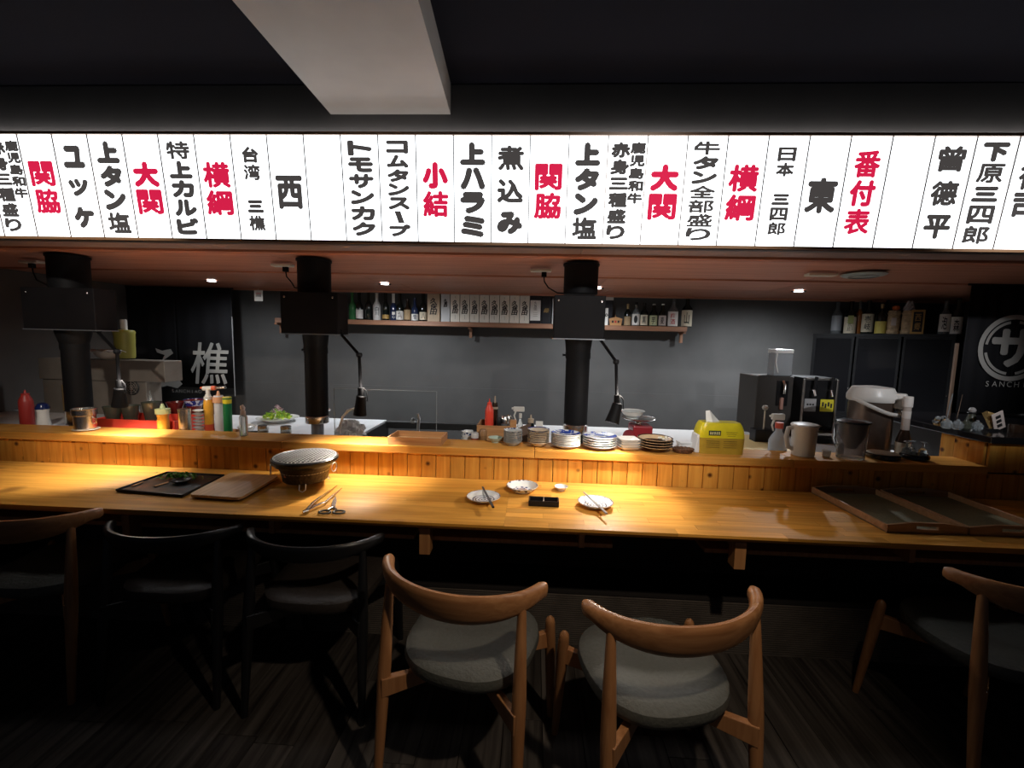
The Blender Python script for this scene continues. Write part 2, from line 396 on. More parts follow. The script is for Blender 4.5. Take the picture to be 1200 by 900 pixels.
# legs / brackets and under-shelf
m_brk = wood('bracket_wood', (0.32, 0.14, 0.05), (0.44, 0.21, 0.08), 0.45, axis=2)
for px, w_, h_ in ((146, 0.035, .12), (497, 0.045, .115), (871, 0.045, .115)):
    p = PY(px, 620, 1.75)
    b = B().box((p.x, 1.785-2.05, 0.702-h_/2), (w_, 0.06, h_))
    b.add([(p.x-w_/2, -.235, .70-h_*.3), (p.x+w_/2, -.235, .70-h_*.3), (p.x-w_/2, .105, .70), (p.x+w_/2, .105, .70), (p.x-w_/2, -.235, .70), (p.x+w_/2, -.235, .70)], [(0,1,3,2),(4,2,3,5),(0,4,5,1),(0,2,4),(1,5,3)])
    b.build('bracket', m_brk, ctr, bevel=0.002)
for px in (341, 677, 1035):
    p = PY(px, 635, 1.95); B().box((p.x, 1.95-2.05, 0.665), (0.022, 0.3, 0.075)).build('bracket', m_brk, ctr)
def shelf_x(px): return PY(px, 635, 1.88).x
for a, c in ((XL+.05, shelf_x(488)), (shelf_x(506), shelf_x(716)), (shelf_x(822), 3.2)):
    B().box(((a+c)/2, 1.98-2.05, 0.622), (c-a, 0.28, 0.018)).build('under_shelf', m_brk, ctr)
# ribbed lower wall under the counter
m_rib = mat('ribbed_dark_board', (0.040, 0.033, 0.028), 0.6, noise=0.2, nscale=12)
def ribs(z0, z1, y, pitch):
    vs = []; n = int((z1-z0)/pitch)
    pr = [(y, z0)]
    for i in range(n): pr += [(y-0.004, z0+(i+.15)*pitch), (y-0.004, z0+(i+.7)*pitch), (y, z0+(i+.85)*pitch)]
    pr += [(y, z1)]
    b = B(); vs = [(x, a, c) for a, c in pr for x in (XL+.02, XR-.02)]
    b.add(vs, [(2*i, 2*i+1, 2*i+3, 2*i+2) for i in range(len(pr)-1)])
    return b
ribs(0.27, 0.70, 2.29, 0.011).build('ribbed_panel', m_rib, wf)
ribs(0.0, 0.27, 2.055, 0.011).build('ribbed_panel', mat('ribbed_kick_board', (0.085, 0.07, 0.058), 0.55, noise=0.2, nscale=12), wf)
B().box(((XL+XR)/2, 2.175, 0.277), (XR-XL-0.04, 0.25, 0.014)).build('kick_cap', m_dark2, wf)
# side counter at the right end, black top
m_blk = mat('gloss_black_top', (0.012, 0.011, 0.012), 0.18, noise=0.1, coat=0.4)
sc_ = thing('side_counter', 'raised side counter with glossy black top at the right end of the ledge', 'counter', (3.0, 2.385, 0.885))
B().box((0, 0.32, 0.170), (1.40, 0.86, 0.035)).build('top', m_blk, sc_, bevel=0.004)
B().box((0.0, 0.33, 0.076), (1.36, 0.80, 0.15)).build('body', m_dark2, sc_)
for k in range(17):
    B().box((-0.640+0.0785*k, -0.079, 0.076), (0.076, 0.014, 0.152)).build('plank', m_pine, sc_, bevel=0.002)
for k in range(3):
    B().box((-0.688, -0.075+0.08*k+0.04, 0.076), (0.014, 0.078, 0.150)).build('plank', m_pine, sc_, bevel=0.002)
# ================================================================ exhaust ducts and spotlights
m_mblk = mat('satin_black_metal', (0.007, 0.007, 0.008), 0.62, 0.0, noise=0.15, nscale=8, spec=0.18)
m_mblk2 = mat('matte_black_box', (0.009, 0.008, 0.009), 0.6, noise=0.15, nscale=6, spec=0.15)
m_chrome = mat('brushed_steel', (0.62, 0.60, 0.57), 0.25, 1.0, noise=0.08, nscale=40)
m_steel = mat('dull_stainless', (0.42, 0.39, 0.36), 0.34, 1.0, noise=0.12, nscale=10)
m_galv = mat('grey_pipe_metal', (0.30, 0.32, 0.35), 0.4, 0.7)
def zat(px, py, Y): return PY(px, py, Y).z
def xat(px, py, Y): return PY(px, py, Y).x
def rad(px, wpx, Y):
    a = math.atan((px-620)/F); return wpx*Y/F/2*math.cos(a)
def duct(px, Y, neck, box, cone, pipe, ring, label, inner=None):
    x = xat(px, 450, Y); t = thing('exhaust_duct', label, 'exhaust duct', (x, Y, 0))
    r = rad(px, neck[0], Y); z1 = zat(px, neck[1], Y)
    B().lathe([(r, z1), (r, SOF-0.002)], 32).build('neck', m_mblk, t, True)
    B().lathe([(r+0.006, SOF-0.012), (r+0.006, SOF-0.001)], 32).build('flange', m_mblk, t, True)
    # box
    yf = Y-0.13; xa, xb = xat(box[0], 380, yf), xat(box[2], 380, yf)
    za, zb_ = zat((box[0]+box[2])/2, box[3], yf), zat((box[0]+box[2])/2, box[1], yf)
    B().box(((xa+xb)/2-x, -0.06, (za+zb_)/2), (xb-xa, 0.14, zb_-za)).build('filter_box', m_mblk2, t, bevel=0.004)
    B().box(((xa+xb)/2-x, -0.06, za-0.002), (xb-xa+0.006, 0.146, 0.006)).build('box_rim', m_galv, t, bevel=0.001)
    for sx in (-1, 1):
        B().lathe([(0.006, 0), (0.006, 0.004), (0.003, 0.006)], 10, M=Matrix.Translation(((xa+xb)/2-x+sx*(xb-xa)*0.42, -0.131, zb_-0.03)) @ Matrix.Rotation(pi/2, 4, 'X')).build('screw', m_chrome, t)
    r1, r2 = rad(px, cone[0], Y), rad(px, pipe[0], Y); zc = zat(px, cone[1], Y); zp = zat(px, pipe[1], Y)
    B().lathe([(r2, zc), (r1*0.97, zc+(za-zc)*0.75), (r1, za-0.002)], 32, cap=False).build('cone', m_mblk, t, True)
    B().lathe([(r2-0.001, zp), (r2-0.001, zc-0.03), (r2+0.003, zc-0.03), (r2+0.003, zc+0.005)], 32).build('pipe', m_mblk, t, True)
    B().tube([(-r2-0.002, 0, zc-0.012), (-r2-0.02, -0.0, zc-0.012)], [0.005, 0.008], 10).build('thumb_screw', m_mblk, t)
    zr = zat(px, ring, Y)
    B().lathe([(r2+0.001, zr), (r2+0.003, zr+0.004), (r2+0.003, zp-0.003), (r2-0.001, zp+0.002)], 32).build('steel_collar', m_chrome, t, True)
    if inner:
        zi = WORK+0.001; B().lathe([(r2*0.55, zi), (r2*0.55, zr)], 24).build('inner_pipe', m_galv, t, True)
    else:
        B().lathe([(r2*0.8, WORK+0.001), (r2*0.8, zr)], 24).build('inner_pipe', m_mblk, t, True)
    return t, x, (xa, xb, za, zb_)
YD = 2.62
d1 = duct(91, YD, (56, 345), (27, 337, 112, 386), (50, 404), (38, 480), 496, 'leftmost black exhaust duct beside the grey side wall, with widest filter box')
d2 = duct(371, YD, (41, 345), (329, 342, 396, 391), (33, 408), (29, 487), 495, 'middle black exhaust duct behind the round charcoal grill', inner=True)
d3 = duct(676, YD, (39, 345), (649, 346, 709, 397), (32, 414), (28, 497), 507, 'rightmost black exhaust duct standing behind the stacked plates')
m_lens = mat('lamp_lens_lit', (1, 1, 1), 0.3, emit=30.0, ecol=(1.0, 0.98, 0.95))
def gooseneck(pts, Y, head, hr, label, power, target, col=(1.0, 0.91, 0.80), size=70):
    P = [PY(a, b, Y+dy_) for (a, b), dy_ in zip(pts, (0.02, -0.12, -0.29))]; o = P[0].copy(); t = thing('gooseneck_spotlight', label, 'spotlight', o)
    Q = [p-o for p in P]
    B().box((0, 0, 0.008), (0.03, 0.03, 0.03)).build('clamp', m_mblk, t, bevel=0.003)
    B().tube([Q[0], (Q[0]+Q[1])/2, Q[1]], 0.0085, 10).build('arm', m_mblk, t, True)
    B().lathe([(0.0, -0.014), (0.014, -0.012), (0.017, 0), (0.014, 0.012), (0, 0.014)], 16, c=Q[1], cap=False).build('joint', m_mblk, t, True)
    B().tube([Q[1], (Q[1]+Q[2])/2, Q[2]], 0.0085, 10).build('arm', m_mblk, t, True)
    B().tube([Q[2]+Vector((0, 0, 0.03)), Q[2]-Vector((0, 0, 0.03))], 0.016, 12).build('bracket', m_mblk, t, True)
    tg = Vector(target); h0 = Q[2]-Vector((0, 0, 0.03)); dr = (tg-(o+h0)).normalized()
    M = Matrix.Translation(h0) @ dr.to_track_quat('Z', 'Y').to_matrix().to_4x4()
    L = 0.085
    B().lathe([(0.018, -0.02), (hr*0.72, -0.015), (hr*0.80, 0.03), (hr, L), (hr-0.003, L), (hr*0.75, 0.04), (0, 0.038)], 24, M=M, cap=False).build('lamp_head', m_mblk, t, True)
    B().lathe([(0, 0.066), (hr-0.004, 0.068), (hr-0.005, 0.060), (0, 0.058)], 20, M=M, cap=False).build('lens', m_lens, t, True)
    B().tube([Q[2]+Vector((0.012, 0, 0.03)), Q[2]+Vector((0.03, 0, 0.01)), h0+Vector((0.035, 0, -0.01)), h0+dr*-0.01], 0.003, 8).build('wire', m_mblk, t, True)
    src = o+h0+dr*0.095
    spot('counter_spotlight', src, tg, power, col, size, 0.35, 0.014)
    l = bpy.data.lights.new('soffit_fill', 'POINT'); l.energy = 3.0; l.color = col; l.shadow_soft_size = 0.02      # point fill added behind the head to brighten the soffit
    lo_ = bpy.data.objects.new('soffit_fill', l); C.objects.link(lo_); lo_.location = o+h0-dr*0.05+Vector((0.03, 0.0, 0.03))
    return t
gooseneck([(114, 388), (137, 412), (140, 452)], 2.52, None, 0.036, 'leftmost black gooseneck spotlight hanging beside the steel pot', 15, (xat(134, 520, 2.25), 2.27, 0.75), size=125)
gooseneck([(399, 391), (421, 416), (423, 461)], 2.52, None, 0.034, 'middle black gooseneck spotlight hanging over the clear acrylic guard', 15, (xat(416, 520, 2.25), 2.25, 0.75), size=130)
gooseneck([(703, 397), (722, 424), (723, 470)], 2.52, None, 0.036, 'rightmost black gooseneck spotlight hanging over the blue patterned plates', 14, (xat(692, 520, 2.25), 2.14, 0.75), size=130)
# ceiling outlets and their plugs
m_beige = mat('beige_plastic', (0.80, 0.74, 0.62), 0.5, noise=0.05)
for i, (px, py, w_, lb) in enumerate(((37, 305, 0.13, 'beige socket strip on the soffit beside the leftmost duct'), (331, 309, 0.13, 'beige socket strip on the soffit left of the middle duct'), (634, 315, 0.13, 'beige socket strip on the soffit left of the rightmost duct'), (962, 320, 0.17, 'beige socket strip on the soffit with nothing plugged in'))):
    p = PZ(px, py, SOF-0.0); t = thing('socket_strip', lb, 'power socket', (p.x, p.y, SOF-0.003), 0)
    B().box((0, 0, -0.008), (w_, 0.055, 0.016)).build('cover', m_beige, t, bevel=0.004)
    B().box((0, 0, -0.0165), (w_*0.5, 0.025, 0.002)).build('socket_face', mat('socket_white', (0.7, 0.68, 0.62), 0.4), t, bevel=0.0005)
    if i < 3:
        X = (d1, d2, d3)[i][1]; bx = (d1, d2, d3)[i][2]; cx = p.x+(0.02 if i else 0.0)
        t2 = thing('power_cord', ['black plug and looping cord by the leftmost duct', 'black plug and cord hanging left of the middle duct', 'black plug and cord hanging left of the rightmost duct'][i], 'cord', (cx, p.y, SOF-0.024))
        B().prism([(-0.016, -0.012), (0.016, -0.012), (0.016, 0.012), (-0.016, 0.012)], -0.03, z0=0.004).build('plug', m_mblk, t2, bevel=0.003)
        e = Vector((X-0.10-cx, YD-p.y, (1.80-SOF)))
        B().tube([(0, 0, -0.02), (0.004, 0, -0.055), Vector((0.03, 0.01, -0.09)) if i else Vector((0.0, 0.02, -0.10)), e*0.7+Vector((0, 0, -0.035 if i else -0.05)), e], 0.004, 8).build('cable', m_mblk, t2, True)
v = PZ(1012, 321, SOF); t = thing('air_vent', 'round grey vent disc on the soffit at the right', 'vent', (v.x, v.y, SOF-0.003))
B().lathe([(0.0, -0.012), (0.10, -0.012), (0.115, -0.004), (0.115, 0)], 32, cap=False).build('disc', mat('vent_grey', (0.35, 0.38, 0.36), 0.5), t, True)
B().lathe([(0.07, -0.018), (0.075, -0.018), (0.075, -0.012), (0.07, -0.012)], 32, cap=False).build('ring', mat('vent_grey', (0.35, 0.38, 0.36), 0.5), t, True)
# recessed soffit downlights
for i, (px, py) in enumerate(((248, 330), (451, 333.5), (700, 338.5), (936, 342))):
    p = PZ(px, py, SOF-0.005); lb = ['first', 'second', 'third', 'last'][i]
    t = thing('downlight', ['recessed soffit downlight nearest the black banner with white brush writing', 'recessed soffit downlight above the green and white bottles', 'recessed soffit downlight right of the rightmost duct', 'recessed soffit downlight above the right end of the bottle shelf'][i], 'downlight', (p.x, p.y, SOF))
    B().lathe([(0.034, -0.003), (0.052, -0.003), (0.052, 0.003), (0.034, 0.003)], 28, cap=False).build('trim_ring', m_mblk if i in (1, 2, 3) else m_galv, t, True)
    B().lathe([(0, -0.003), (0.034, -0.003), (0.034, 0.004)], 24, cap=False).build('lamp', mat('downlight_lit', (1, 1, 1), emit=9.0, ecol=(0.93, 0.97, 1.0)), t, True)
    spot('soffit_downlight', (p.x, p.y, SOF-0.012), (p.x, p.y+0.25, 0), [26, 62, 62, 95][i], (0.90, 0.95, 1.0), 165, 0.8, 0.03)
# ================================================================ chairs
m_oak = wood('chair_oak', (0.30, 0.125, 0.045), (0.43, 0.20, 0.08), 0.4, axis=0, stretch=(2.0, 40, 40), rnd=0.06, coat=0.25)
m_oakl = wood('chair_oak_leg', (0.30, 0.125, 0.045), (0.41, 0.19, 0.075), 0.4, axis=2, stretch=(2.0, 40, 40), rnd=0.06, coat=0.25)
m_bw = mat('black_lacquer_wood', (0.010, 0.010, 0.011), 0.35, noise=0.1, coat=0.2)
m_gfab = mat('grey_green_leatherette', (0.080, 0.080, 0.068), 0.62, noise=0.10, nscale=90, bump=0.25)
m_bfab = mat('dark_brown_leather', (0.035, 0.028, 0.024), 0.35, noise=0.15, nscale=60, bump=0.2)
def chair(label, mode):
    t = thing('dining_chair', label, 'chair')
    mo, ml, ms = (m_oak, m_oakl, m_gfab) if mode == 'oak' else (m_bw, m_bw, m_bfab)
    # crescent backrest
    n, mseg = 36, 14; th = math.radians(78); vs = []; fs = []
    thin = mode != 'oak'
    ZT = 0.0 if not thin else -0.05
    for i in range(n+1):
        u = -1+2*i/n; a = u*th
        x = 0.272*math.sin(a)/math.sin(th); y = -0.10-0.155*(math.cos(a)-math.cos(th))/(1-math.cos(th))
        dx = 0.272*math.cos(a)/math.sin(th); dy = 0.155*math.sin(a)/(1-math.cos(th))
        T = Vector((dx, dy, 0)).normalized(); N = Vector((T.y, -T.x, 0))           # outward
        k = max(0.0, 1-(abs(u)/0.85)**2)
        top = 0.765+0.002*k+ZT; hh = (0.044+0.060*k**0.9) if not thin else (0.036+0.035*k)
        tk = 0.020-0.006*k if not thin else 0.017-0.004*k
        end = min(1.0, (1-abs(u))*n/2.2+0.30)
        if i in (0, n): end = 0.55
        if end < 1: top -= 0.5*hh*(1-end)*0.5; hh *= 0.5+0.5*end; tk *= end
        for q_ in range(mseg):
            b_ = 2*pi*q_/mseg; cx = math.copysign(abs(math.cos(b_))**0.75, math.cos(b_)); cz = math.copysign(abs(math.sin(b_))**0.75, math.sin(b_))
            zz_ = top-hh/2+cz*hh/2
            lean = (zz_-(top-hh/2))*0.22*k
            p = Vector((x, y, zz_)) + N*(cx*tk+lean); vs.append(p)
    for i in range(n):
        for q_ in range(mseg):
            w_ = (q_+1) % mseg; fs.append((i*mseg+q_, i*mseg+w_, (i+1)*mseg+w_, (i+1)*mseg+q_))
    fs.append(tuple(range(mseg))); fs.append(tuple(n*mseg+k for k in range(mseg-1, -1, -1)))
    B().add(vs, fs).build('backrest', mo, t, True)
    for s in (-1, 1):
        top = Vector((s*0.222, -0.180, 0.724+ZT)); bot = Vector((s*0.235, -0.245, 0.0))
        pts = [bot+(top-bot)*k for k in (0, 0.1, 0.3, 0.55, 0.62, 0.8, 0.95, 1.0)]
        B().tube(pts, [0.0125, 0.014, 0.0175, 0.0215, 0.0215, 0.018, 0.014, 0.012], 16).build('leg', ml, t, True)
        top = Vector((s*0.243, 0.160, 0.478)); bot = Vector((s*0.240, 0.245, 0.0))
        pts = [bot+(top-bot)*k for k in (0, 0.1, 0.4, 0.75, 0.93, 0.965, 0.985, 1.0)]
        B().tube(pts, [0.012, 0.0135, 0.0175, 0.0205, 0.0185, 0.017, 0.012, 0.004], 16).build('leg', ml, t, True)
        for (lx, ly) in ((s*0.228, -0.226), (s*0.240, 0.182)):
            L = Vector((lx, ly, 0.378)); Cn = Vector((0, -0.02, 0.378)); d = (Cn-L); nn = Vector((-d.y, d.x, 0)).normalized()*0.012
            vs = []
            for p, hz in ((L, 0.032), (Cn, 0.014)):
                for e in (-1, 1):
                    for f in (-1, 1): vs.append(p+nn*e+Vector((0, 0, f*hz)))
            B().add(vs, [(0,1,3,2),(4,6,7,5),(0,4,5,1),(2,3,7,6),(0,2,6,4),(1,5,7,3)]).build('cross_rail', ml, t, bevel=0.003)
    # cushion: rounded shield
    n = 44; vs = []; fs = []; pr = [(0.0, 0.402), (0.72, 0.402), (0.88, 0.409), (0.97, 0.426), (1.0, 0.446), (0.98, 0.466), (0.90, 0.481), (0.70, 0.487), (0.35, 0.483), (0.0, 0.480)]
    e_ = 2.6 if mode == 'oak' else 3.4
    for r_, z_ in pr:
        for i in range(n):
            a = 2*pi*i/n; c_, s_ = math.cos(a), math.sin(a); k = (abs(c_)**e_+abs(s_)**e_)**(-1/e_)
            X_ = 0.225*c_*k*r_*(1+0.06*s_); Y_ = 0.215*s_*k*r_-0.01
            vs.append((X_, Y_, z_+0.012*max(0, s_)*r_-0.006*(1-abs(c_)*r_)*(z_ > .475)))
    for j in range(len(pr)-1):
        for i in range(n):
            k = (i+1) % n; fs.append((j*n+i, j*n+k, (j+1)*n+k, (j+1)*n+i))
    B().add(vs, fs).build('seat', ms, t, True)
    B().lathe([(0.150, 0.392), (0.158, 0.4035)], 28).build('seat_base', ml, t, True)
    return t
def put_chair(t, tipL, tipR, zt=0.755):
    a = PZ(*tipL, zt); b_ = PZ(*tipR, zt); d = b_-a; yaw = math.atan2(d.y, d.x); n = Vector((-d.y, d.x, 0)).normalized()
    c = (a+b_)/2+n*0.10; t.location = (c.x, c.y, 0); t.rotation_euler.z = yaw; return t
ch = chair('brown oak chair with grey seat, left one of the two well lit chairs', 'oak')
put_chair(ch, (456, 650), (640, 684))
c2 = dup(ch, (0, 0, 0), 0, 'brown oak chair with grey seat, right one of the two well lit chairs')
put_chair(c2, (687, 704), (880, 688))
c3 = dup(ch, (-2.06, 1.78, 0), math.radians(2), 'brown oak chair half in the dark at the far left end of the counter')
c4 = dup(ch, (1.70, 1.62, 0), math.radians(2), 'brown oak chair half in the dark at the far right, below the wooden trays')
kb = chair('black lacquered chair with dark seat next to the leftmost brown chair', 'black')
kb.location = (-1.47, 1.80, 0); kb.rotation_euler.z = math.radians(2)
k2 = dup(kb, (-0.86, 1.78, 0), math.radians(0), 'black lacquered chair with dark seat directly left of the lit brown chair')
# ================================================================ things on the counter
Z0 = 0.7505
m_white = mat('white_porcelain', (0.78, 0.78, 0.75), 0.25, noise=0.04, coat=0.3)
m_clay = mat('beige_stoneware', (0.55, 0.47, 0.36), 0.5, noise=0.1, nscale=50)
m_grey = mat('grey_glaze', (0.42, 0.45, 0.45), 0.3, noise=0.1, coat=0.3)
m_black = mat('black_plastic', (0.010, 0.010, 0.011), 0.35, spec=0.3)
m_bwood = wood('plain_tray_wood', (0.42, 0.20, 0.08), (0.55, 0.29, 0.12), 0.45, axis=0, stretch=(1.5, 40, 40), rnd=0.08)
def patterned(name, base, ink, kind, scale=30.0, lo=0.5, hi=0.55, rough=0.25):
    m = bpy.data.materials.new(name); m.use_nodes = True; nt = m.node_tree; L = nt.links.new; b = nt.nodes['Principled BSDF']
    tc = nt.nodes.new('ShaderNodeTexCoord')
    if kind == 'rings':
        t = nt.nodes.new('ShaderNodeTexWave'); t.wave_type = 'RINGS'; t.rings_direction = 'Z'; t.inputs['Scale'].default_value = scale; t.inputs['Distortion'].default_value = 2.5; t.inputs['Detail Scale'].default_value = 2.0; out = t.outputs['Fac']
    elif kind == 'spots':
        t = nt.nodes.new('ShaderNodeTexVoronoi'); t.inputs['Scale'].default_value = scale; out = t.outputs['Distance']
    else:
        t = nt.nodes.new('ShaderNodeTexNoise'); t.inputs['Scale'].default_value = scale; t.inputs['Detail'].default_value = 4; out = t.outputs['Fac']
    L(tc.outputs['Object'], t.inputs['Vector'])
    r = nt.nodes.new('ShaderNodeMapRange'); r.inputs[1].default_value = lo; r.inputs[2].default_value = hi; L(out, r.inputs[0])
    mx = nt.nodes.new('ShaderNodeMix'); mx.data_type = 'RGBA'; mx.inputs[6].default_value = (*base, 1); mx.inputs[7].default_value = (*ink, 1)
    L(r.outputs[0], mx.inputs[0]); L(mx.outputs[2], b.inputs['Base Color']); b.inputs['Roughness'].default_value = rough; b.inputs['Coat Weight'].default_value = 0.3
    return m
m_swirl = patterned('grey_swirl_glaze', (0.72, 0.73, 0.74), (0.10, 0.12, 0.18), 'rings', 22, 0.60, 0.85)
m_blue = patterned('cobalt_pattern', (0.74, 0.77, 0.80), (0.03, 0.07, 0.38), 'noise', 26, 0.50, 0.53)
m_navy = patterned('deep_cobalt_pattern', (0.55, 0.60, 0.72), (0.015, 0.03, 0.20), 'noise', 30, 0.42, 0.46)
m_dots = patterned('blue_dotted_rim', (0.72, 0.74, 0.76), (0.02, 0.05, 0.16), 'spots', 58, 0.46, 0.38)
m_brown = patterned('dark_glaze_mottle', (0.035, 0.018, 0.012), (0.12, 0.06, 0.035), 'noise', 60, 0.55, 0.65)
m_red = m_red
def plate(name, mats, R, h, base=0.5, parent=None, deep=0.75, n=40, loc=(0,0,0)):
    """dish with foot ring; mats = (outside, inside)"""
    b = B(); rb = R*base
    b.mat(0).lathe([(0, 0.003), (rb*0.85, 0.003), (rb*0.88, 0), (rb, 0), (rb*1.02, h*0.15), (R*(0.50+0.42*base), h*0.42), (R*0.92, h-0.0034), (R*0.995, h-0.0028), (R, h)], n, cap=False)
    b.mat(1).lathe([(R, h), (R*0.97, h), (R*0.9, h*0.84), (R*(0.55+0.35*base), h*(1-deep)+h*0.18), (rb*0.6, h*(1-deep)+0.001), (0, h*(1-deep))], n, cap=False)
    return b.build(name, mats, parent, True, loc=loc)
def ctr_pt(px, py, z=Z0): p = PZ(px, py, z); return Vector((p.x, p.y, z))
def rr(px, py, w_, z=Z0): p = PZ(px, py, z); return rad(px, w_, p.y)
# plates
p = ctr_pt(566.5, 587); tag(plate('plate', (m_white, m_swirl), 0.078, 0.026, 0.5, deep=0.8, loc=p), 'grey ringed white plate with black chopsticks laid on it, left of the bowl', 'plate')
p1 = p
p = ctr_pt(612, 576); tb = thing('bowl', 'shallow white bowl with blue marks on its rim and brown centre', 'bowl', p)
plate('dish', (m_white, m_dots), 0.078, 0.034, 0.5, tb, deep=0.85)
B().lathe([(0, 0.0065), (0.03, 0.0068), (0.032, 0.006)], 24, cap=False).build('centre_motif', patterned('brown_motif', (0.45, 0.25, 0.18), (0.22, 0.09, 0.06), 'noise', 90), tb, True)
p = ctr_pt(657.5, 574.5); tag(plate('dipping_bowl', (m_white, m_white), 0.034, 0.022, 0.5, deep=0.8, loc=p), 'tiny plain white dipping bowl standing on the counter', 'bowl')
p = ctr_pt(697.5, 593.5); tag(plate('plate', (m_white, m_swirl), 0.080, 0.026, 0.5, deep=0.8, loc=p), 'grey ringed white plate with silvery chopsticks, rightmost plate on the counter', 'plate')
p3 = p
def chopsticks(a, b_, za, zb_, mt, label):
    A = PZ(*a, za); Bp = PZ(*b_, zb_); o = A.copy(); t = thing('chopsticks', label, 'chopsticks', o); d = Bp-A; n = Vector((-d.y, d.x, 0)).normalized()
    for s in (-1, 1):
        B().tube([n*s*0.0022+d*k for k in (0, .3, .7, 1)], [0.0022, 0.003, 0.0036, 0.0038], 8).build('chopstick', mt, t, True)
chopsticks((565.5, 570.5), (578, 594.5), Z0+0.034, Z0+0.0285, m_black, 'pair of black chopsticks lying across the left ringed plate')
chopsticks((684, 576.5), (711, 602), Z0+0.034, Z0+0.0285, mat('grey_lacquer', (0.35, 0.34, 0.33), 0.3, 0.3), 'pair of silvery grey chopsticks lying across the right ringed plate')
# black two-compartment sauce dish
p = ctr_pt(637, 591); t = thing('sauce_dish', 'small rectangular black sauce dish with two compartments', 'dish', p, math.radians(-1))
W, D_, H_ = 0.138, 0.062, 0.026
b = B().box((0, 0, 0.003), (W, D_, 0.006))
for s in (-1, 1): b.box((0, s*(D_/2-0.003), H_/2), (W, 0.006, H_)); b.box((s*(W/2-0.003), 0, H_/2), (0.006, D_-0.012, H_))
b.build('dish', m_black, t, bevel=0.002)
B().box((0, 0, H_/2+0.001), (0.004, D_-0.012, H_-0.004)).build('divider', mat('worn_dish_edge', (0.30, 0.26, 0.22), 0.4), t, bevel=0.001)
B().box((0.034, 0, 0.010), (0.062, D_-0.014, 0.004)).build('sauce', mat('soy_sauce', (0.02, 0.008, 0.005), 0.08), t)
B().add([(-0.060, -0.022, 0.009), (-0.02, -0.026, 0.009), (-0.018, -0.010, 0.012), (-0.045, -0.004, 0.012), (-0.058, -0.010, 0.010), (-0.04, -0.018, 0.017)], [(0,1,5), (1,2,5), (2,3,5), (3,4,5), (4,0,5), (0,4,3,2,1)]).build('salt', mat('salt_white', (0.8, 0.8, 0.78), 0.7, noise=0.1, nscale=200, bump=0.5), t)
# round charcoal grill
p = PZ(358.5, 566, 0.76); g = thing('charcoal_grill', 'round dark cast charcoal grill with silvery mesh on top, on wire feet', 'grill', (p.x, p.y, Z0))
m_cast = mat('speckled_cast_iron', (0.045, 0.032, 0.025), 0.42, 0.4, noise=0.5, nscale=60, bump=0.5)
m_coal = patterned('charcoal_with_sparkle', (0.02, 0.016, 0.015), (0.42, 0.36, 0.32), 'noise', 130, 0.56, 0.64, 0.9)  # ash-white specks put into the charcoal colour to give sparkle
m_mesh = mat('bright_wire', (0.80, 0.80, 0.78), 0.4, 0.5)
RG = 0.155
B().lathe([(0, 0.03), (0.098, 0.03), (0.105, 0.036), (0.108, 0.06), (0.118, 0.095), (0.135, 0.118), (0.137, 0.128), (0.128, 0.128), (0.118, 0.112), (0.10, 0.06), (0, 0.055)], 48, cap=False).build('pot', m_cast, g, True)
B().lathe([(0.116, 0.112), (0.140, 0.112), (RG-0.006, 0.122), (RG, 0.130), (RG, 0.144), (RG-0.006, 0.149), (RG-0.014, 0.147), (0.128, 0.136), (0.116, 0.134)], 56, cap=False).build('rim', mat('black_enamel', (0.012, 0.012, 0.013), 0.3, 0.3, bump=0.2, nscale=50, coat=0.3), g, True)
B().tube([((0.113)*math.cos(a), 0.113*math.sin(a), 0.082) for a in [2*pi*i/40 for i in range(40)]], 0.0016, 6, closed=True).build('wire_band', m_mesh, g, True)
b = B()
for i in range(70):
    a = random.random()*2*pi; r_ = 0.105*math.sqrt(random.random()); s_ = random.uniform(0.01, 0.018)
    b.box((r_*math.cos(a), r_*math.sin(a), 0.10+random.random()*0.012), (s_, s_, s_), R=Matrix.Rotation(random.random()*3, 3, Vector((random.random(), random.random(), 1)).normalized()))
o = b.build('charcoal_bed', m_coal, g); o['kind'] = 'stuff'
b = B(); N = 27
for k in range(-N//2, N//2+1):
    c_ = k*0.0185
    if abs(c_) >= RG-0.016: continue
    h_ = math.sqrt((RG-0.012)**2-c_**2)
    for s_ in (0, 1):
        pts = [(c_, -h_, 0.148), (c_, -h_*.5, 0.152), (c_, 0, 0.153), (c_, h_*.5, 0.152), (c_, h_, 0.148)] if s_ else [(-h_, c_, 0.150), (-h_*.5, c_, 0.154), (0, c_, 0.155), (h_*.5, c_, 0.154), (h_, c_, 0.150)]
        b.tube(pts, 0.0015, 6)
o = b.build('wire_mesh', m_mesh, g, True); o['kind'] = 'stuff'
B().tube([((RG-0.012)*math.cos(a), (RG-0.012)*math.sin(a), 0.150) for a in [2*pi*i/56 for i in range(56)]], 0.0022, 8, closed=True).build('mesh_hoop', m_mesh, g, True)
for a0 in (math.radians(-5), math.radians(215)):
    cx, cy = (RG-0.01)*math.cos(a0), (RG-0.01)*math.sin(a0); tx, ty = -math.sin(a0), math.cos(a0); ox, oy = math.cos(a0), math.sin(a0)
    pts = []
    for k in range(24):
        q_ = 2*pi*k/24; pts.append((cx+tx*0.022*math.cos(q_)+ox*0.008, cy+ty*0.022*math.cos(q_)+oy*0.008, 0.102+0.022*math.sin(q_)))
    B().tube(pts, 0.0022, 7, closed=True).build('ring_handle', m_mesh, g, True)
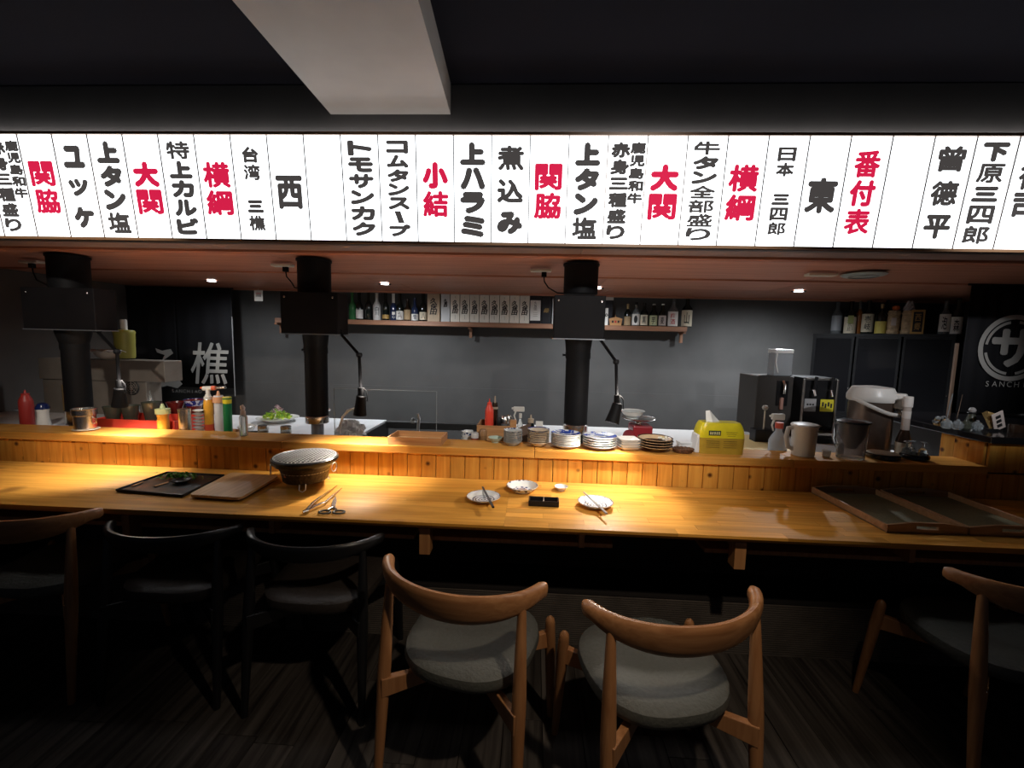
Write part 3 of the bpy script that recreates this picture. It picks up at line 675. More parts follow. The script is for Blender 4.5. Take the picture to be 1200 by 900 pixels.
for k in range(3):
    a = math.radians(-90+k*120+20); c_, s_ = math.cos(a), math.sin(a); tx, ty = -s_, c_
    B().tube([(0.10*c_-tx*.014, 0.10*s_-ty*.014, 0.040), (0.116*c_-tx*.014, 0.116*s_-ty*.014, 0.012), (0.118*c_, 0.118*s_, 0.0022), (0.116*c_+tx*.014, 0.116*s_+ty*.014, 0.012), (0.10*c_+tx*.014, 0.10*s_+ty*.014, 0.040)], 0.0022, 7).build('wire_foot', m_mesh, g, True)
B().box((0, 0, 0), (0.014, 0.003, 0.014), R=None).build('badge', mat('copper_badge', (0.35, 0.16, 0.12), 0.4, 0.4), g, loc=(-0.045, -0.1005, 0.075))
# tongs and scissors
def on_ctr(px, py, z=0.0): q = PZ(px, py, Z0+z); return Vector((q.x, q.y, Z0+z))
A = on_ctr(356.5, 600, .008); t = thing('tongs', 'pair of thin steel tongs lying beside the grill', 'tongs', A)
for (e, m_) in (((395, 569), (373, 584)), ((400.5, 572), (381, 588))):
    E = on_ctr(*e, 0.004); Mi = on_ctr(*m_, 0.012)
    B().tube([Vector((0, 0, 0)), (Mi-A)*0.6+Vector((0, 0, .004)), Mi-A, E-A], [0.006, 0.0065, 0.004, 0.002], 8, sq=0.5).build('tong_arm', m_chrome, t, True)
B().tube([Vector((-0.004, -0.004, 0)), Vector((0.012, 0.01, 0.001))], 0.0075, 10).build('hinge', m_chrome, t, True)
A = on_ctr(390.5, 594, .005); t = thing('scissors', 'steel kitchen scissors with dark looped handles, points away, beside the grill', 'scissors', A)
m_sch = mat('dark_scissor_handle', (0.10, 0.095, 0.08), 0.4, 0.5)
tip = on_ctr(393.5, 581, .005)-A
for s_, (hx, hy) in ((-1, (380.5, 600)), (1, (397, 600))):
    Hc = on_ctr(hx, hy, .006)-A; pts = []
    for k in range(22):
        q_ = 2*pi*k/22; pts.append(Hc+Vector((0.024*math.cos(q_), 0.017*math.sin(q_), 0)))
    B().tube(pts, 0.0042, 8, closed=True).build('handle', m_sch, t, True)
    n = Vector((-tip.y, tip.x, 0)).normalized()
    b = B(); z_ = 0.0015*s_
    b.add([n*0.008*s_+Vector((0, 0, z_)), n*-0.006*s_+Vector((0, 0, z_)), tip+n*-0.0005*s_+Vector((0, 0, z_)), tip*0.55+n*0.009*s_+Vector((0, 0, z_))]+[n*0.008*s_+Vector((0, 0, z_+.0015)), n*-0.006*s_+Vector((0, 0, z_+.0015)), tip+n*-0.0005*s_+Vector((0, 0, z_+.0015)), tip*0.55+n*0.009*s_+Vector((0, 0, z_+.0015))], [(3,2,1,0),(4,5,6,7),(0,1,5,4),(1,2,6,5),(2,3,7,6),(3,0,4,7)])
    b.tube([n*-0.002*s_, Hc*0.62], [0.005, 0.0045], 8)
    b.build('blade', m_chrome, t)
B().lathe([(0.004, -0.002), (0.004, 0.006), (0.002, 0.007)], 12).build('pivot_screw', m_chrome, t)
# black slate tray with herbs, dish, and the wooden board
def quad(cs, z): return [PZ(a, b_, z) for a, b_ in cs]
Q = quad(((136.5, 573.5), (196, 553), (262, 556.5), (214, 580)), Z0+0.012); o = sum(Q, Vector())/4
t = thing('serving_tray', 'flat black rectangular tray holding green herbs, left of the wooden board', 'tray', (o.x, o.y, Z0))
P2 = [(q_.x-o.x, q_.y-o.y) for q_ in Q]
B().prism(P2, 0.008).build('tray_base', mat('black_slate', (0.02, 0.019, 0.018), 0.4, noise=0.2, bump=0.2), t)
for i in range(4):
    a, b_ = Vector((*P2[i], 0.010)), Vector((*P2[(i+1) % 4], 0.010)); B().tube([a, b_], 0.005, 8).build('lip', m_black, t, True)
m_herb = mat('green_herb', (0.10, 0.30, 0.03), 0.5, noise=0.4, nscale=60)
h0 = on_ctr(210, 560.5, 0.011); th_ = thing('herb_bunch', 'loose pile of green herb leaves on the black tray', 'herbs', h0)
b = B()
for i in range(150):
    c_ = Vector((random.gauss(0, .055), random.gauss(0, .018), random.random()*0.018)); r_ = Matrix.Rotation(random.random()*6, 3, Vector((random.random()-.5, random.random()-.5, random.random())).normalized()); l_ = random.uniform(.012, .03)
    vs = [r_ @ Vector(v_)+c_+Vector((0, 0, .004)) for v_ in ((-l_/2, 0, 0), (0, l_*.22, .002), (l_/2, 0, 0), (0, -l_*.22, .002))]
    for v_ in vs: v_.z = max(v_.z, 0.001)
    b.add(vs, [(0,1,2,3)])
o_ = b.build('leaves', m_herb, th_); o_['kind'] = 'stuff'
q_ = on_ctr(213, 565.5, 0.009); tag(plate('small_dish', (m_black, m_black), 0.042, 0.016, 0.5, deep=0.7, loc=q_), 'small round glossy black dish lying on the black tray', 'dish')
for i, (a, b_) in enumerate((((155, 570), (168, 565)), ((181, 570.5), (197, 565.5)))):
    A = on_ctr(*a, .010); E = on_ctr(*b_, .010)
    tt = tag(B().tube([Vector((0,0,.002)), E-A+Vector((0,0,.002))], 0.0075, 6, sq=0.35).build('wooden_tag', m_bwood, loc=A), ['short flat strip of pale wood, leftmost on the black tray', 'short flat strip of pale wood touching the small black dish'][i], 'wood strip')
Q = quad(((220.5, 579.5), (271, 553.5), (327.5, 557.5), (281, 583.5)), Z0+0.020); o = sum(Q, Vector())/4
t = thing('wooden_board', 'pale wooden serving board with rounded corners and black foot, left of the grill', 'board', (o.x, o.y, Z0))
def rounded(P, r_, n=5):
    out = []
    for i in range(len(P)):
        a, c_, d_ = Vector(P[i-1]), Vector(P[i]), Vector(P[(i+1) % len(P)])
        u_, v_ = (a-c_).normalized()*r_, (d_-c_).normalized()*r_
        for k in range(n+1):
            s_ = k/n; out.append(tuple((c_+u_)*(1-s_)**2+c_*2*s_*(1-s_)+(c_+v_)*s_**2))
    return out
P2 = [(q_.x-o.x, q_.y-o.y) for q_ in Q]
B().prism(rounded(P2, 0.03), 0.013, z0=0.008).build('board', wood('pale_board', (0.50, 0.30, 0.14), (0.66, 0.42, 0.22), 0.45, axis=1, stretch=(2, 30, 30), coat=0.1), t, bevel=0.002)
B().prism(rounded([(a*0.94, c_*0.94) for a, c_ in P2], 0.03), 0.008).build('foot', m_black, t)
# two wooden trays with cut-out handles at the right
m_tray = wood('dull_tray_wood', (0.33, 0.17, 0.08), (0.46, 0.26, 0.13), 0.5, axis=0, stretch=(2, 30, 30), coat=0.1)
def handle_tray(FL, FR, BL, label, mt):
    A, Bq, Cq = PZ(*FL, Z0), PZ(*FR, Z0), PZ(*BL, Z0); ux = (Bq-A); w_ = ux.length; ux.normalize(); dpt = (Cq-A).length; uy = Vector((-ux.y, ux.x, 0))
    if uy.dot(Cq-A) < 0: uy = -uy
    sk = (Cq-A)
    t = thing('handle_tray', label, 'tray', A, math.atan2(ux.y, ux.x))
    R_ = Matrix.Rotation(-math.atan2(ux.y, ux.x), 3, 'Z'); dl = R_ @ sk
    L_ = dl.y
    B().prism([(0, 0), (w_, 0), (w_, L_), (0, L_)], 0.006, z0=0.001).build('tray_base', mat('tray_green_weave', (0.16, 0.145, 0.08), 0.7, noise=0.2, nscale=120), t)
    hh = 0.034
    for x_ in (0.005, w_-0.005): B().box((x_, L_/2, hh/2), (0.010, L_, hh)).build('side', mt, t, bevel=0.002)
    for y_ in (0.0, L_-0.010):
        # end board, taller in the middle, with a slot
        hx, hz0, hz1 = 0.045, 0.018, 0.032; c_ = w_/2; tp = 0.046
        xs_ = [0, w_*0.30, c_-hx, c_+hx, w_*0.70, w_]; tz = [hh, tp, tp, tp, tp, hh]
        b = B()
        def seg(x0, x1, z00, z01, t0, t1):
            b.add([(x0, y_, z00), (x1, y_, z01), (x1, y_, t1), (x0, y_, t0), (x0, y_+.01, z00), (x1, y_+.01, z01), (x1, y_+.01, t1), (x0, y_+.01, t0)], [(0,1,2,3),(5,4,7,6),(0,4,5,1),(3,2,6,7),(0,3,7,4),(1,5,6,2)])
        seg(0, xs_[1], 0, 0, hh, tp); seg(xs_[1], xs_[2], 0, 0, tp, tp); seg(xs_[2], xs_[3], 0, 0, hz0, hz0); seg(xs_[2], xs_[3], hz1, hz1, tp, tp); seg(xs_[3], xs_[4], 0, 0, tp, tp); seg(xs_[4], w_, 0, 0, tp, hh)
        b.build('end_board', mt, t)
    return t
handle_tray((1039, 624.5), (1134, 627.5), (955, 578), 'wooden tray with slotted handle end on the counter, left of its twin tray', m_tray)
handle_tray((1136, 627.5), (1238, 631), (1036, 581), 'wooden tray with slotted handle end at the right edge of the picture', m_tray)
# ================================================================ things on the ledge
ZL = LEDGE+0.0005; YL = 2.368
def LX(px, y=YL): return xat(px, 515, y)
# square-sided wooden box tray
x0, x1 = xat(454, 520, 2.285), xat(517, 520, 2.285); t = thing('box_tray', 'shallow square open box of light brown wood sitting on the ledge', 'tray', ((x0+x1)/2, 2.372, ZL))
W = x1-x0; D_ = 0.172; H_ = 0.042
B().box((0, 0, 0.005), (W-0.01, D_-0.01, 0.008)).build('base', mat('pale_tray_floor', (0.62, 0.42, 0.22), 0.5, noise=0.08), t)
for s_ in (-1, 1):
    B().box((0, s_*(D_/2-0.004), H_/2), (W, 0.008, H_)).build('side', m_bwood, t, bevel=0.001)
    B().box((s_*(W/2-0.004), 0, H_/2), (0.008, D_-0.017, H_)).build('side', m_bwood, t, bevel=0.001)
# stacks of dishes
def dish_stack(px, n, R, h, pitch, base, mats, topmats, name, cat, where, group, deep=0.8, Y=YL, sq=False, jit=0.0015):
    x_ = LX(px, Y); proto = None
    for i in range(n):
        top = i == n-1
        pos = Vector((x_+random.uniform(-jit, jit), Y+random.uniform(-jit, jit), ZL+i*pitch))
        what = 'top' if top else 'bottom' if i == 0 else (ORD[n-1-i]+' from the top')
        col = where[0] if not top else where[1]
        lb = '%s %s, %s of the %s' % (col, cat, what, where[2])
        if proto is None or top:
            if sq:
                b = B(); S = R
                for (z_, k_) in ((0, 0.62), (h*0.5, 0.8), (h, 1.0)): pass
                ring = lambda k_, z_: [(c_[0]*S*k_, c_[1]*S*k_, z_) for c_ in rounded([(-1, -1), (1, -1), (1, 1), (-1, 1)], 0.25, 4)]
                rs = [ring(0.6, 0), ring(0.85, h*0.5), ring(1.0, h), ring(0.93, h), ring(0.6, h*0.35)]
                m_ = len(rs[0]); vs = sum(rs, []); fs = [(j*m_+k, j*m_+(k+1) % m_, (j+1)*m_+(k+1) % m_, (j+1)*m_+k) for j in range(4) for k in range(m_)]
                fs += [tuple(range(m_-1, -1, -1)), tuple(4*m_+k for k in range(m_))]
                o_ = B().add(vs, fs).build(name, mats if not top else topmats, None, True); o_.rotation_euler.z = 0.12
            else:
                o_ = plate(name, topmats if top else mats, R, h, base, deep=deep, n=36)
            if proto is None: proto = o_
        else:
            o_ = proto.copy(); C.objects.link(o_)
        o_.location = pos; tag(o_, lb, cat, group)
    return x_
dish_stack(601, 8, 0.051, 0.026, 0.0088, 0.45, (m_grey, m_grey), (m_grey, m_dots), 'bowl', 'bowl', ('small grey', 'small grey blue-dotted', 'small bowl stack at the left'), 'small grey bowls stacked on the ledge')
dish_stack(630.7, 8, 0.060, 0.029, 0.0098, 0.42, (m_clay, m_clay), (m_clay, m_navy), 'bowl', 'bowl', ('beige', 'cobalt patterned', 'beige bowl stack'), 'beige bowls stacked on the ledge')
dish_stack(663, 8, 0.080, 0.022, 0.0085, 0.6, (m_white, m_white), (m_white, m_blue), 'plate', 'plate', ('cream', 'cobalt spotted', 'plate stack under the rightmost duct'), 'cream plates stacked on the ledge', deep=0.5)
dish_stack(702.5, 5, 0.091, 0.024, 0.0125, 0.6, (m_white, m_white), (m_white, m_blue), 'plate', 'plate', ('white', 'cobalt flowered', 'plate stack under the lit spotlight'), 'blue and white plates stacked on the ledge', deep=0.45)
dish_stack(736, 4, 0.055, 0.022, 0.0135, 0.5, (m_white, m_white), (m_white, m_white), 'square_plate', 'plate', ('white square', 'white square', 'square plate stack'), 'square white plates stacked on the ledge', sq=True)
xF = dish_stack(768, 4, 0.092, 0.030, 0.0140, 0.5, (mat('tan_rim_glaze', (0.50, 0.36, 0.22), 0.45, noise=0.15), m_brown), (mat('tan_rim_glaze', (0.5, 0.36, 0.22)), m_brown), 'plate', 'plate', ('brown glazed', 'brown glazed', 'dark brown plate stack'), 'brown plates stacked on the ledge')
zt = ZL+3*0.014+0.031
m_petal = mat('white_petal', (0.75, 0.72, 0.62), 0.6)
t = thing('flower_sprig', 'small white and yellow blossom sprig on the dark brown plates', 'flower', (xF+0.035, YL, zt-0.014))
for i in range(9):
    a = i*2.4; o_ = B().lathe([(0, 0), (0.006, 0.003), (0.008, 0.008), (0.004, 0.012), (0, 0.013)], 8, c=(0.016*math.cos(a)*(i % 3+1)/2, 0.012*math.sin(a)*(i % 3+1)/2, 0.001*i)).build('petal', m_petal if i % 3 else mat('yellow_petal', (0.6, 0.45, 0.1)), t, True)
m_rattan = mat('dark_rattan', (0.13, 0.055, 0.025), 0.6, noise=0.5, nscale=90, bump=0.8)
x_ = LX(801, 2.34); t = thing('rattan_tray', 'low dark brown woven oval basket between plates and tissues', 'basket', (x_, 2.34, ZL))
B().lathe([(0, 0.002), (0.045, 0.0), (0.052, 0.014), (0.058, 0.022), (0.050, 0.020), (0.044, 0.008), (0, 0.006)], 28, cap=False, sy=0.75).build('basket', m_rattan, t, True)
for k in range(2): B().tube([((0.050+0.004*k)*math.cos(a), 0.75*(0.050+0.004*k)*math.sin(a), 0.012+0.009*k+0.0015*math.sin(a*16+k*pi)) for a in [2*pi*i/64 for i in range(64)]], 0.0028, 6, closed=True).build('weave', m_rattan, t, True)
for k in range(5):
    x_ = LX(803, 2.42); tag(B().box((0, 0, 0.004), (0.075, 0.06, 0.0075)).build('paper_pad', mat('white_paper', (0.75, 0.76, 0.78), 0.7, noise=0.03), loc=(x_, 2.425, ZL+k*0.0085), rz=0.15*math.sin(k*2), bevel=0.001), 'white folded paper pad, %s of the small pile left of the tissues' % ('top' if k == 4 else 'bottom' if k == 0 else ORD[4-k]+' from the top'), 'paper pad', 'white pads beside the tissue pack')
# tissue pack
x0, x1 = LX(817, 2.36), LX(871, 2.36); t = thing('tissue_pack', 'yellow and white soft pack of tissues with one sheet pulled up', 'tissues', ((x0+x1)/2, 2.385, ZL)); W = x1-x0
m_yel = mat('yellow_film', (0.72, 0.60, 0.02), 0.3, noise=0.12, nscale=14, bump=0.15, coat=0.3); m_yel2 = mat('ochre_film', (0.42, 0.27, 0.03), 0.35, noise=0.12, nscale=20, coat=0.2)
def pack(z0, z1, k0, mt, name):
    n = 8; vs = []; fs = []; rings = []
    for j in range(n+1):
        z_ = z0+(z1-z0)*j/n; u_ = z_/0.175; s_ = 1.0 if u_ < 0.45 else math.sqrt(max(0, 1-((u_-0.45)/0.60)**2))**0.8
        hw = W/2*(0.97+0.03*math.sin(u_*3))*(0.55+0.45*s_); hd = 0.055*(0.35+0.65*s_)
        rings.append([(c_[0]*hw, c_[1]*hd, z_) for c_ in rounded([(-1, -1), (1, -1), (1, 1), (-1, 1)], 0.35, 4)])
    m_ = len(rings[0]); vs = sum(rings, []); fs = [(j*m_+k, j*m_+(k+1) % m_, (j+1)*m_+(k+1) % m_, (j+1)*m_+k) for j in range(n) for k in range(m_)]
    fs += [tuple(range(m_-1, -1, -1)), tuple(n*m_+k for k in range(m_))]
    B().add(vs, fs).build(name, mt, t, True)
pack(0.0, 0.085, 0, m_yel2, 'lower_wrap'); pack(0.0855, 0.165, 0, m_yel, 'upper_wrap')
B().prism([(-W/2-0.018, 0), (-W/2+0.012, 0), (-W/2+0.016, 0.10), (-W/2-0.004, 0.10)], 0.09, Matrix.Rotation(pi/2, 4, 'X') @ Matrix.Translation((0, 0, -0.045))).build('end_fold', mat('white_film', (0.75, 0.76, 0.76), 0.35), t, bevel=0.006)
B().add([(-0.07, 0, .150), (0.02, 0.01, .150), (-0.015, 0.012, .185), (-0.055, 0, .225), (-0.072, 0.012, .22), (-0.04, -0.02, .155)], [(0,5,3),(5,1,2,3),(0,3,4),(1,5,0)]).build('tissue', mat('tissue_white', (0.85, 0.85, 0.85), 0.9), t)
m_lab = mat('dark_label_print', (0.02, 0.035, 0.02), 0.5)
fy = -0.0566
B().box((-0.042, -0.0540, 0.112), (0.062, 0.003, 0.026)).build('print_label', m_lab, t)
B().box((0.0, -0.0380, 0.152), (0.070, 0.006, 0.016), R=Matrix.Rotation(math.radians(-38), 3, 'X')).build('print_label', m_lab, t)
m_pl = mat('pale_print', (0.60, 0.58, 0.30), 0.5)
for k in range(5): B().box((-0.064+0.011*k, -0.0560, 0.112), (0.006, 0.001, 0.015)).build('print_mark', m_pl, t)
for k in range(5): B().box((-0.024+0.012*k, -0.0415, 0.154), (0.007, 0.001, 0.010), R=Matrix.Rotation(math.radians(-38), 3, 'X')).build('print_mark', m_pl, t)
for k in range(3): B().box((0.045, -0.0545, 0.118-0.010*k), (0.06-0.01*k, 0.001, 0.0016)).build('print_mark', mat('brown_print', (0.12, 0.07, 0.02)), t)
for k in range(4):
    for s_ in (-0.05, 0.04): B().box((s_, -0.0572, 0.070-0.011*k), (0.07, 0.001, 0.0016)).build('print_mark', mat('brown_print', (0.12, 0.07, 0.02)), t)
# spray bottle with clear body, far left part of the ledge
m_clr = mat('milky_clear_plastic', (0.80, 0.82, 0.80), 0.15, trans=0.75, ior=1.3); m_pink = mat('pinkish_cap', (0.72, 0.55, 0.48), 0.4)
x_ = LX(286, 2.37); t = thing('spray_bottle', 'slim clear pump bottle with pinkish head, alone on the ledge', 'bottle', (x_, 2.37, ZL))
B().lathe([(0.019, 0), (0.021, 0.004), (0.021, 0.105), (0.019, 0.112), (0.012, 0.118)], 20).build('body', m_clr, t, True)
B().lathe([(0.013, 0.118), (0.014, 0.122), (0.013, 0.142), (0.009, 0.144)], 16).build('collar', m_pink, t, True)
B().tube([(0.0, 0, 0.144), (0, 0, 0.158), (-0.006, 0, 0.170), (-0.012, 0, 0.166)], [0.009, 0.012, 0.010, 0.005], 12).build('nozzle', m_pink, t, True)
# steel pot on saucer
x_ = LX(102, 2.37); s_ = thing('saucer', 'small pale saucer on the ledge under the steel pot', 'saucer', (x_, 2.37, ZL)); plate('dish', (m_clay, m_clay), 0.062, 0.010, 0.6, s_, deep=0.5)
t = thing('steel_pot', 'shiny small steel pot with wide rim band, standing on a saucer', 'pot', (x_-0.004, 2.37, ZL+0.0085))
B().lathe([(0.034, 0), (0.038, 0.004), (0.038, 0.062), (0.043, 0.066), (0.043, 0.092), (0.040, 0.092), (0.037, 0.066), (0.034, 0.01), (0, 0.008)], 32, cap=False).build('body', m_chrome, t, True)
B().tube([(0.043*math.cos(a), 0.043*math.sin(a), 0.093) for a in [2*pi*i/32 for i in range(32)]], 0.0018, 6, closed=True).build('rim', m_chrome, t, True)
for s2 in (-1, 1): B().tube([(s2*0.038, 0, 0.055), (s2*0.052, 0, 0.050), (s2*0.052, 0, 0.030), (s2*0.038, 0, 0.025)], 0.0022, 7).build('handle', m_chrome, t, True)
t.scale = (1.32, 1.32, 1.25)
# white pitcher
x_ = LX(942, 2.37); t = thing('pitcher', 'tall opaque white plastic pitcher with grip on its left, on the ledge', 'pitcher', (x_, 2.37, ZL))
m_wpl = mat('white_plastic', (0.72, 0.70, 0.64), 0.4, noise=0.03)
B().lathe([(0.050, 0), (0.054, 0.004), (0.060, 0.150), (0.064, 0.162), (0.062, 0.168), (0.056, 0.160), (0.050, 0.006), (0, 0.004)], 36, cap=False).build('body', m_wpl, t, True)
B().lathe([(0, 0.176), (0.040, 0.175), (0.062, 0.170), (0.066, 0.164), (0.064, 0.158)], 36, cap=False).build('lid', mat('bright_white_plastic', (0.85, 0.84, 0.80), 0.35), t, True)
B().add([(0.055, -0.02, 0.172), (0.055, 0.02, 0.172), (0.088, 0, 0.160), (0.055, -0.02, 0.156), (0.055, 0.02, 0.156)], [(0,2,1),(0,3,2),(1,2,4),(3,4,2)]).build('spout', m_wpl, t)
B().tube([(-0.055, 0, 0.150), (-0.085, 0, 0.145), (-0.092, 0, 0.10), (-0.080, 0, 0.045), (-0.052, 0, 0.035)], 0.008, 10, sq=1.6).build('handle', m_wpl, t, True)
x_ = LX(970, 2.36); tag(B().lathe([(0.016, 0), (0.018, 0.003), (0.021, 0.034), (0.019, 0.034), (0.016, 0.006), (0, 0.005)], 20, cap=False).build('small_cup', m_clr, None, True, loc=(x_, 2.36, ZL)), 'little translucent plastic cup left of the water filter jug', 'cup')
# water filter jug
x_ = LX(999, 2.34); t = thing('filter_jug', 'clear water filter jug with dark navy funnel inside', 'jug', (x_, 2.345, ZL))
m_jug = mat('clear_jug_plastic', (0.85, 0.87, 0.90), 0.05, trans=0.9, ior=1.2); m_nvy = mat('navy_funnel', (0.02, 0.025, 0.05), 0.2, trans=0.3)
B().lathe([(0, 0.004), (0.052, 0.004), (0.054, 0.0), (0.056, 0.004), (0.064, 0.17), (0.066, 0.19), (0.063, 0.19), (0.060, 0.17), (0.051, 0.010), (0, 0.010)], 36, cap=False, sx=1.15).build('jug', m_jug, t, True)
B().lathe([(0, 0.055), (0.022, 0.056), (0.030, 0.075), (0.052, 0.12), (0.060, 0.188), (0.0, 0.192)], 32, cap=False, sx=1.1).build('funnel', m_nvy, t, True)
B().lathe([(0.070, 0.190), (0.070, 0.198), (0.05, 0.205), (0, 0.207)], 36, sx=1.12).build('lid', mat('navy_lid', (0.01, 0.012, 0.02), 0.25), t, True)
B().tube([(-0.074, 0, 0.19), (-0.092, 0, 0.175), (-0.090, 0, 0.10), (-0.070, 0, 0.06)], 0.007, 10, sq=1.5).build('handle', m_jug, t, True)
# ================================================================ kitchen behind the bar
xw = xat(434, 505, 3.0)
wt = thing('worktop', 'low steel worktop behind the ledge on the left, under the salad plate', 'worktop', ((XL+0.03+xw)/2, 2.93, 0)); W = xw-XL-0.03
m_wt = mat('brushed_worktop', (0.78, 0.79, 0.80), 0.45, 0.1, noise=0.08, nscale=8)
B().box((0, -0.01, WORK-0.02), (W, 0.86, 0.04)).build('top', m_wt, wt, bevel=0.003)
B().box((0, -0.01, (WORK-0.04)/2), (W-0.04, 0.82, WORK-0.042)).build('cabinet', m_dark2, wt)
xa_, xb_ = xat(588, 505, 3.0), 2.9
wt2 = thing('worktop', 'white kitchen worktop behind the stacked plates on the right', 'worktop', ((xa_+xb_)/2, 2.93, 0)); W = xb_-xa_
B().box((0, -0.01, WORK-0.02), (W, 0.86, 0.04)).build('top', mat('white_laminate', (0.75, 0.75, 0.74), 0.4), wt2, bevel=0.003)
B().box((0, -0.01, (WORK-0.04)/2), (W-0.04, 0.82, WORK-0.042)).build('cabinet', m_dark2, wt2)
ZW = WORK+0.0005
# sink between with taps
sk = thing('sink', 'steel sink basin sunk behind the clear guard panel', 'sink', ((xw+xa_)/2, 2.93, 0)); W = xa_-xw-0.006
b = B().box((0, 0.40, WORK-0.03), (W, 0.06, 0.05)).box((0, -0.40, WORK-0.03), (W, 0.05, 0.05)).box((0, 0, WORK-0.25), (W, 0.84, 0.01))
b.box((-W/2+0.005, 0, WORK-0.13), (0.01, 0.84, 0.24)).box((W/2-0.005, 0, WORK-0.13), (0.01, 0.84, 0.24)); b.build('basin', mat('dark_basin_steel', (0.10, 0.10, 0.10), 0.4, 0.8), sk)
b = B().box((0, 0, 0.3), (W-0.02, 0.7, 0.59)); b.build('base', m_dark2, sk)
# clear acrylic guard
x0, x1 = xat(391.5, 480, 2.475), xat(511.5, 485, 2.475); zt = zat(450, 457, 2.475)
t = thing('guard_panel', 'upright clear acrylic guard panel behind the ledge, right of the middle duct', 'guard', ((x0+x1)/2, 2.478, 0.86))
m_acr = mat('clear_acrylic', (0.93, 0.95, 0.95), 0.0, trans=1.0, ior=1.04)
B().box((0, 0, (zt-0.86)/2), (x1-x0, 0.004, zt-0.86)).build('pane', m_acr, t)
m_edge = mat('polished_acrylic_edge', (0.22, 0.24, 0.25), 0.2)
for s_ in (-1, 1): B().box((s_*(x1-x0)/2, 0, (zt-0.86)/2), (0.0025, 0.005, zt-0.86)).build('edge', m_edge, t)
B().box((0, 0, zt-0.86), (x1-x0, 0.005, 0.002)).build('edge', m_edge, t)
def wpos(px, Y, z=ZW): return Vector((xat(px, 500, Y), Y, z))
def tap(pts, Y, label, r_=0.008):
    P = [PY(a, b_, Y) for a, b_ in pts]; o = Vector((P[0].x, Y, WORK-0.01 if P[0].z > WORK else P[0].z)); t = thing('water_tap', label, 'tap', o)
    B().tube([Vector((0, 0, 0))]+[p-o for p in P[1:]], r_, 10).build('spout', mat('bright_tap_chrome', (0.85, 0.87, 0.90), 0.2, 0.0), t, True)
    B().lathe([(r_*2.2, 0), (r_*2.2, 0.02), (r_*1.2, 0.025)], 16).build('collar', m_chrome, t, True)
    return t, o
tap(((400, 512), (399, 498), (402, 488), (408, 481), (415, 478.5), (420, 481)), 2.55, 'curved steel swan neck tap beside the middle spotlight')
t, o = tap(((490, 512), (490, 500), (491, 490), (489, 485)), 2.75, 'short upright steel tap seen through the right half of the guard panel', 0.010)
B().lathe([(0.0, -0.02), (0.014, -0.016), (0.016, 0), (0.012, 0.016), (0, 0.02)], 14, c=PY(484, 493, 2.75)-o, cap=False).build('knob', m_clr, t, True)
t = thing('water_tap', 'small steel lever tap on the wall side, right of the middle duct', 'tap', wpos(378, 3.2)); o = t.location
B().lathe([(0.012, 0), (0.012, PY(383, 485, 3.2).z-o.z)], 12).build('body', m_chrome, t, True)
h_ = PY(383, 485, 3.2).z-o.z
B().tube([(0, 0, h_), (0.05, 0, h_+0.03)], [0.008, 0.006], 8).build('lever', m_chrome, t, True)
B().lathe([(0, -.012), (0.012, 0), (0, .012)], 10, c=(0.055, 0, h_+0.033), cap=False).build('knob', m_chrome, t, True)
p = wpos(411, 2.72); t = thing('crumpled_towel', 'crumpled white cloth on the worktop behind the guard panel', 'towel', p)
vs = []; fs = []; n = 28; m_ = 14
for j in range(m_):
    for i in range(n):
        a = 2*pi*i/n; f_ = j/(m_-1)*pi/2; r_ = (0.088+0.016*math.sin(a*5+j)+0.010*math.sin(a*9-j*1.7))*math.cos(f_)**0.6; vs.append((r_*math.cos(a), r_*math.sin(a)*0.8, 0.105*math.sin(f_)*(1+0.14*math.sin(a*4+j*2))))
for j in range(m_-1):
    for i in range(n): fs.append((j*n+i, j*n+(i+1) % n, (j+1)*n+(i+1) % n, (j+1)*n+i))
fs.append(tuple(range(n-1, -1, -1)))
B().add(vs, fs).build('cloth', mat('white_towel', (0.90, 0.90, 0.89), 0.9, noise=0.08, bump=0.4, nscale=60), t)
# salad plate
p = wpos(326, 3.14, ZW+0.055); t = thing('serving_dish', 'wide white dish carrying the green salad on the worktop', 'plate', Vector((p.x, p.y, ZW)))
plate('dish', (m_white, m_white), 0.145, 0.034, 0.5, t, deep=0.75)
sal = thing('salad', 'heap of green leaves topped with pink onion shreds on the white dish', 'salad', (p.x, p.y, ZW+0.014))
m_let = mat('bright_lettuce', (0.62, 0.78, 0.10), 0.5, noise=0.3, nscale=40); m_let2 = mat('dark_lettuce', (0.22, 0.45, 0.05), 0.5, noise=0.3, nscale=40); sal.scale = (1.25, 1.2, 1.25); m_oni = mat('pink_onion', (0.70, 0.50, 0.55), 0.5)
for nm, mt, cnt, spread, zz0 in (('lettuce', m_let, 90, .048, 0), ('dark_leaves', m_let2, 50, .05, .006), ('onion_shreds', m_oni, 50, .026, .034)):
    b = B()
    for i in range(cnt):
        a, r_ = random.random()*6.28, spread*math.sqrt(random.random())*1.3; z_ = zz0+0.045*(1-(r_/(spread*1.4))**2)*random.random()+0.012
        Rm = Matrix.Rotation(random.random()*6, 3, Vector((random.random()-.5, random.random()-.5, random.random()+.2)).normalized()); l_ = random.uniform(.018, .034)*(0.7 if nm[0] == 'o' else 1); w_ = l_*(.12 if nm[0] == 'o' else .4)
        vs = [Rm @ Vector(v_)+Vector((r_*math.cos(a)*1.3, r_*math.sin(a), z_)) for v_ in ((-l_/2, 0, 0), (-l_*.1, w_, .004), (l_/2, 0, 0), (-l_*.1, -w_, .004))]
        for v_ in vs: v_.z = max(v_.z, 0.002)
        b.add(vs, [(0,1,2),(0,2,3)])
    o_ = b.build(nm, mt, sal); o_['kind'] = 'stuff'
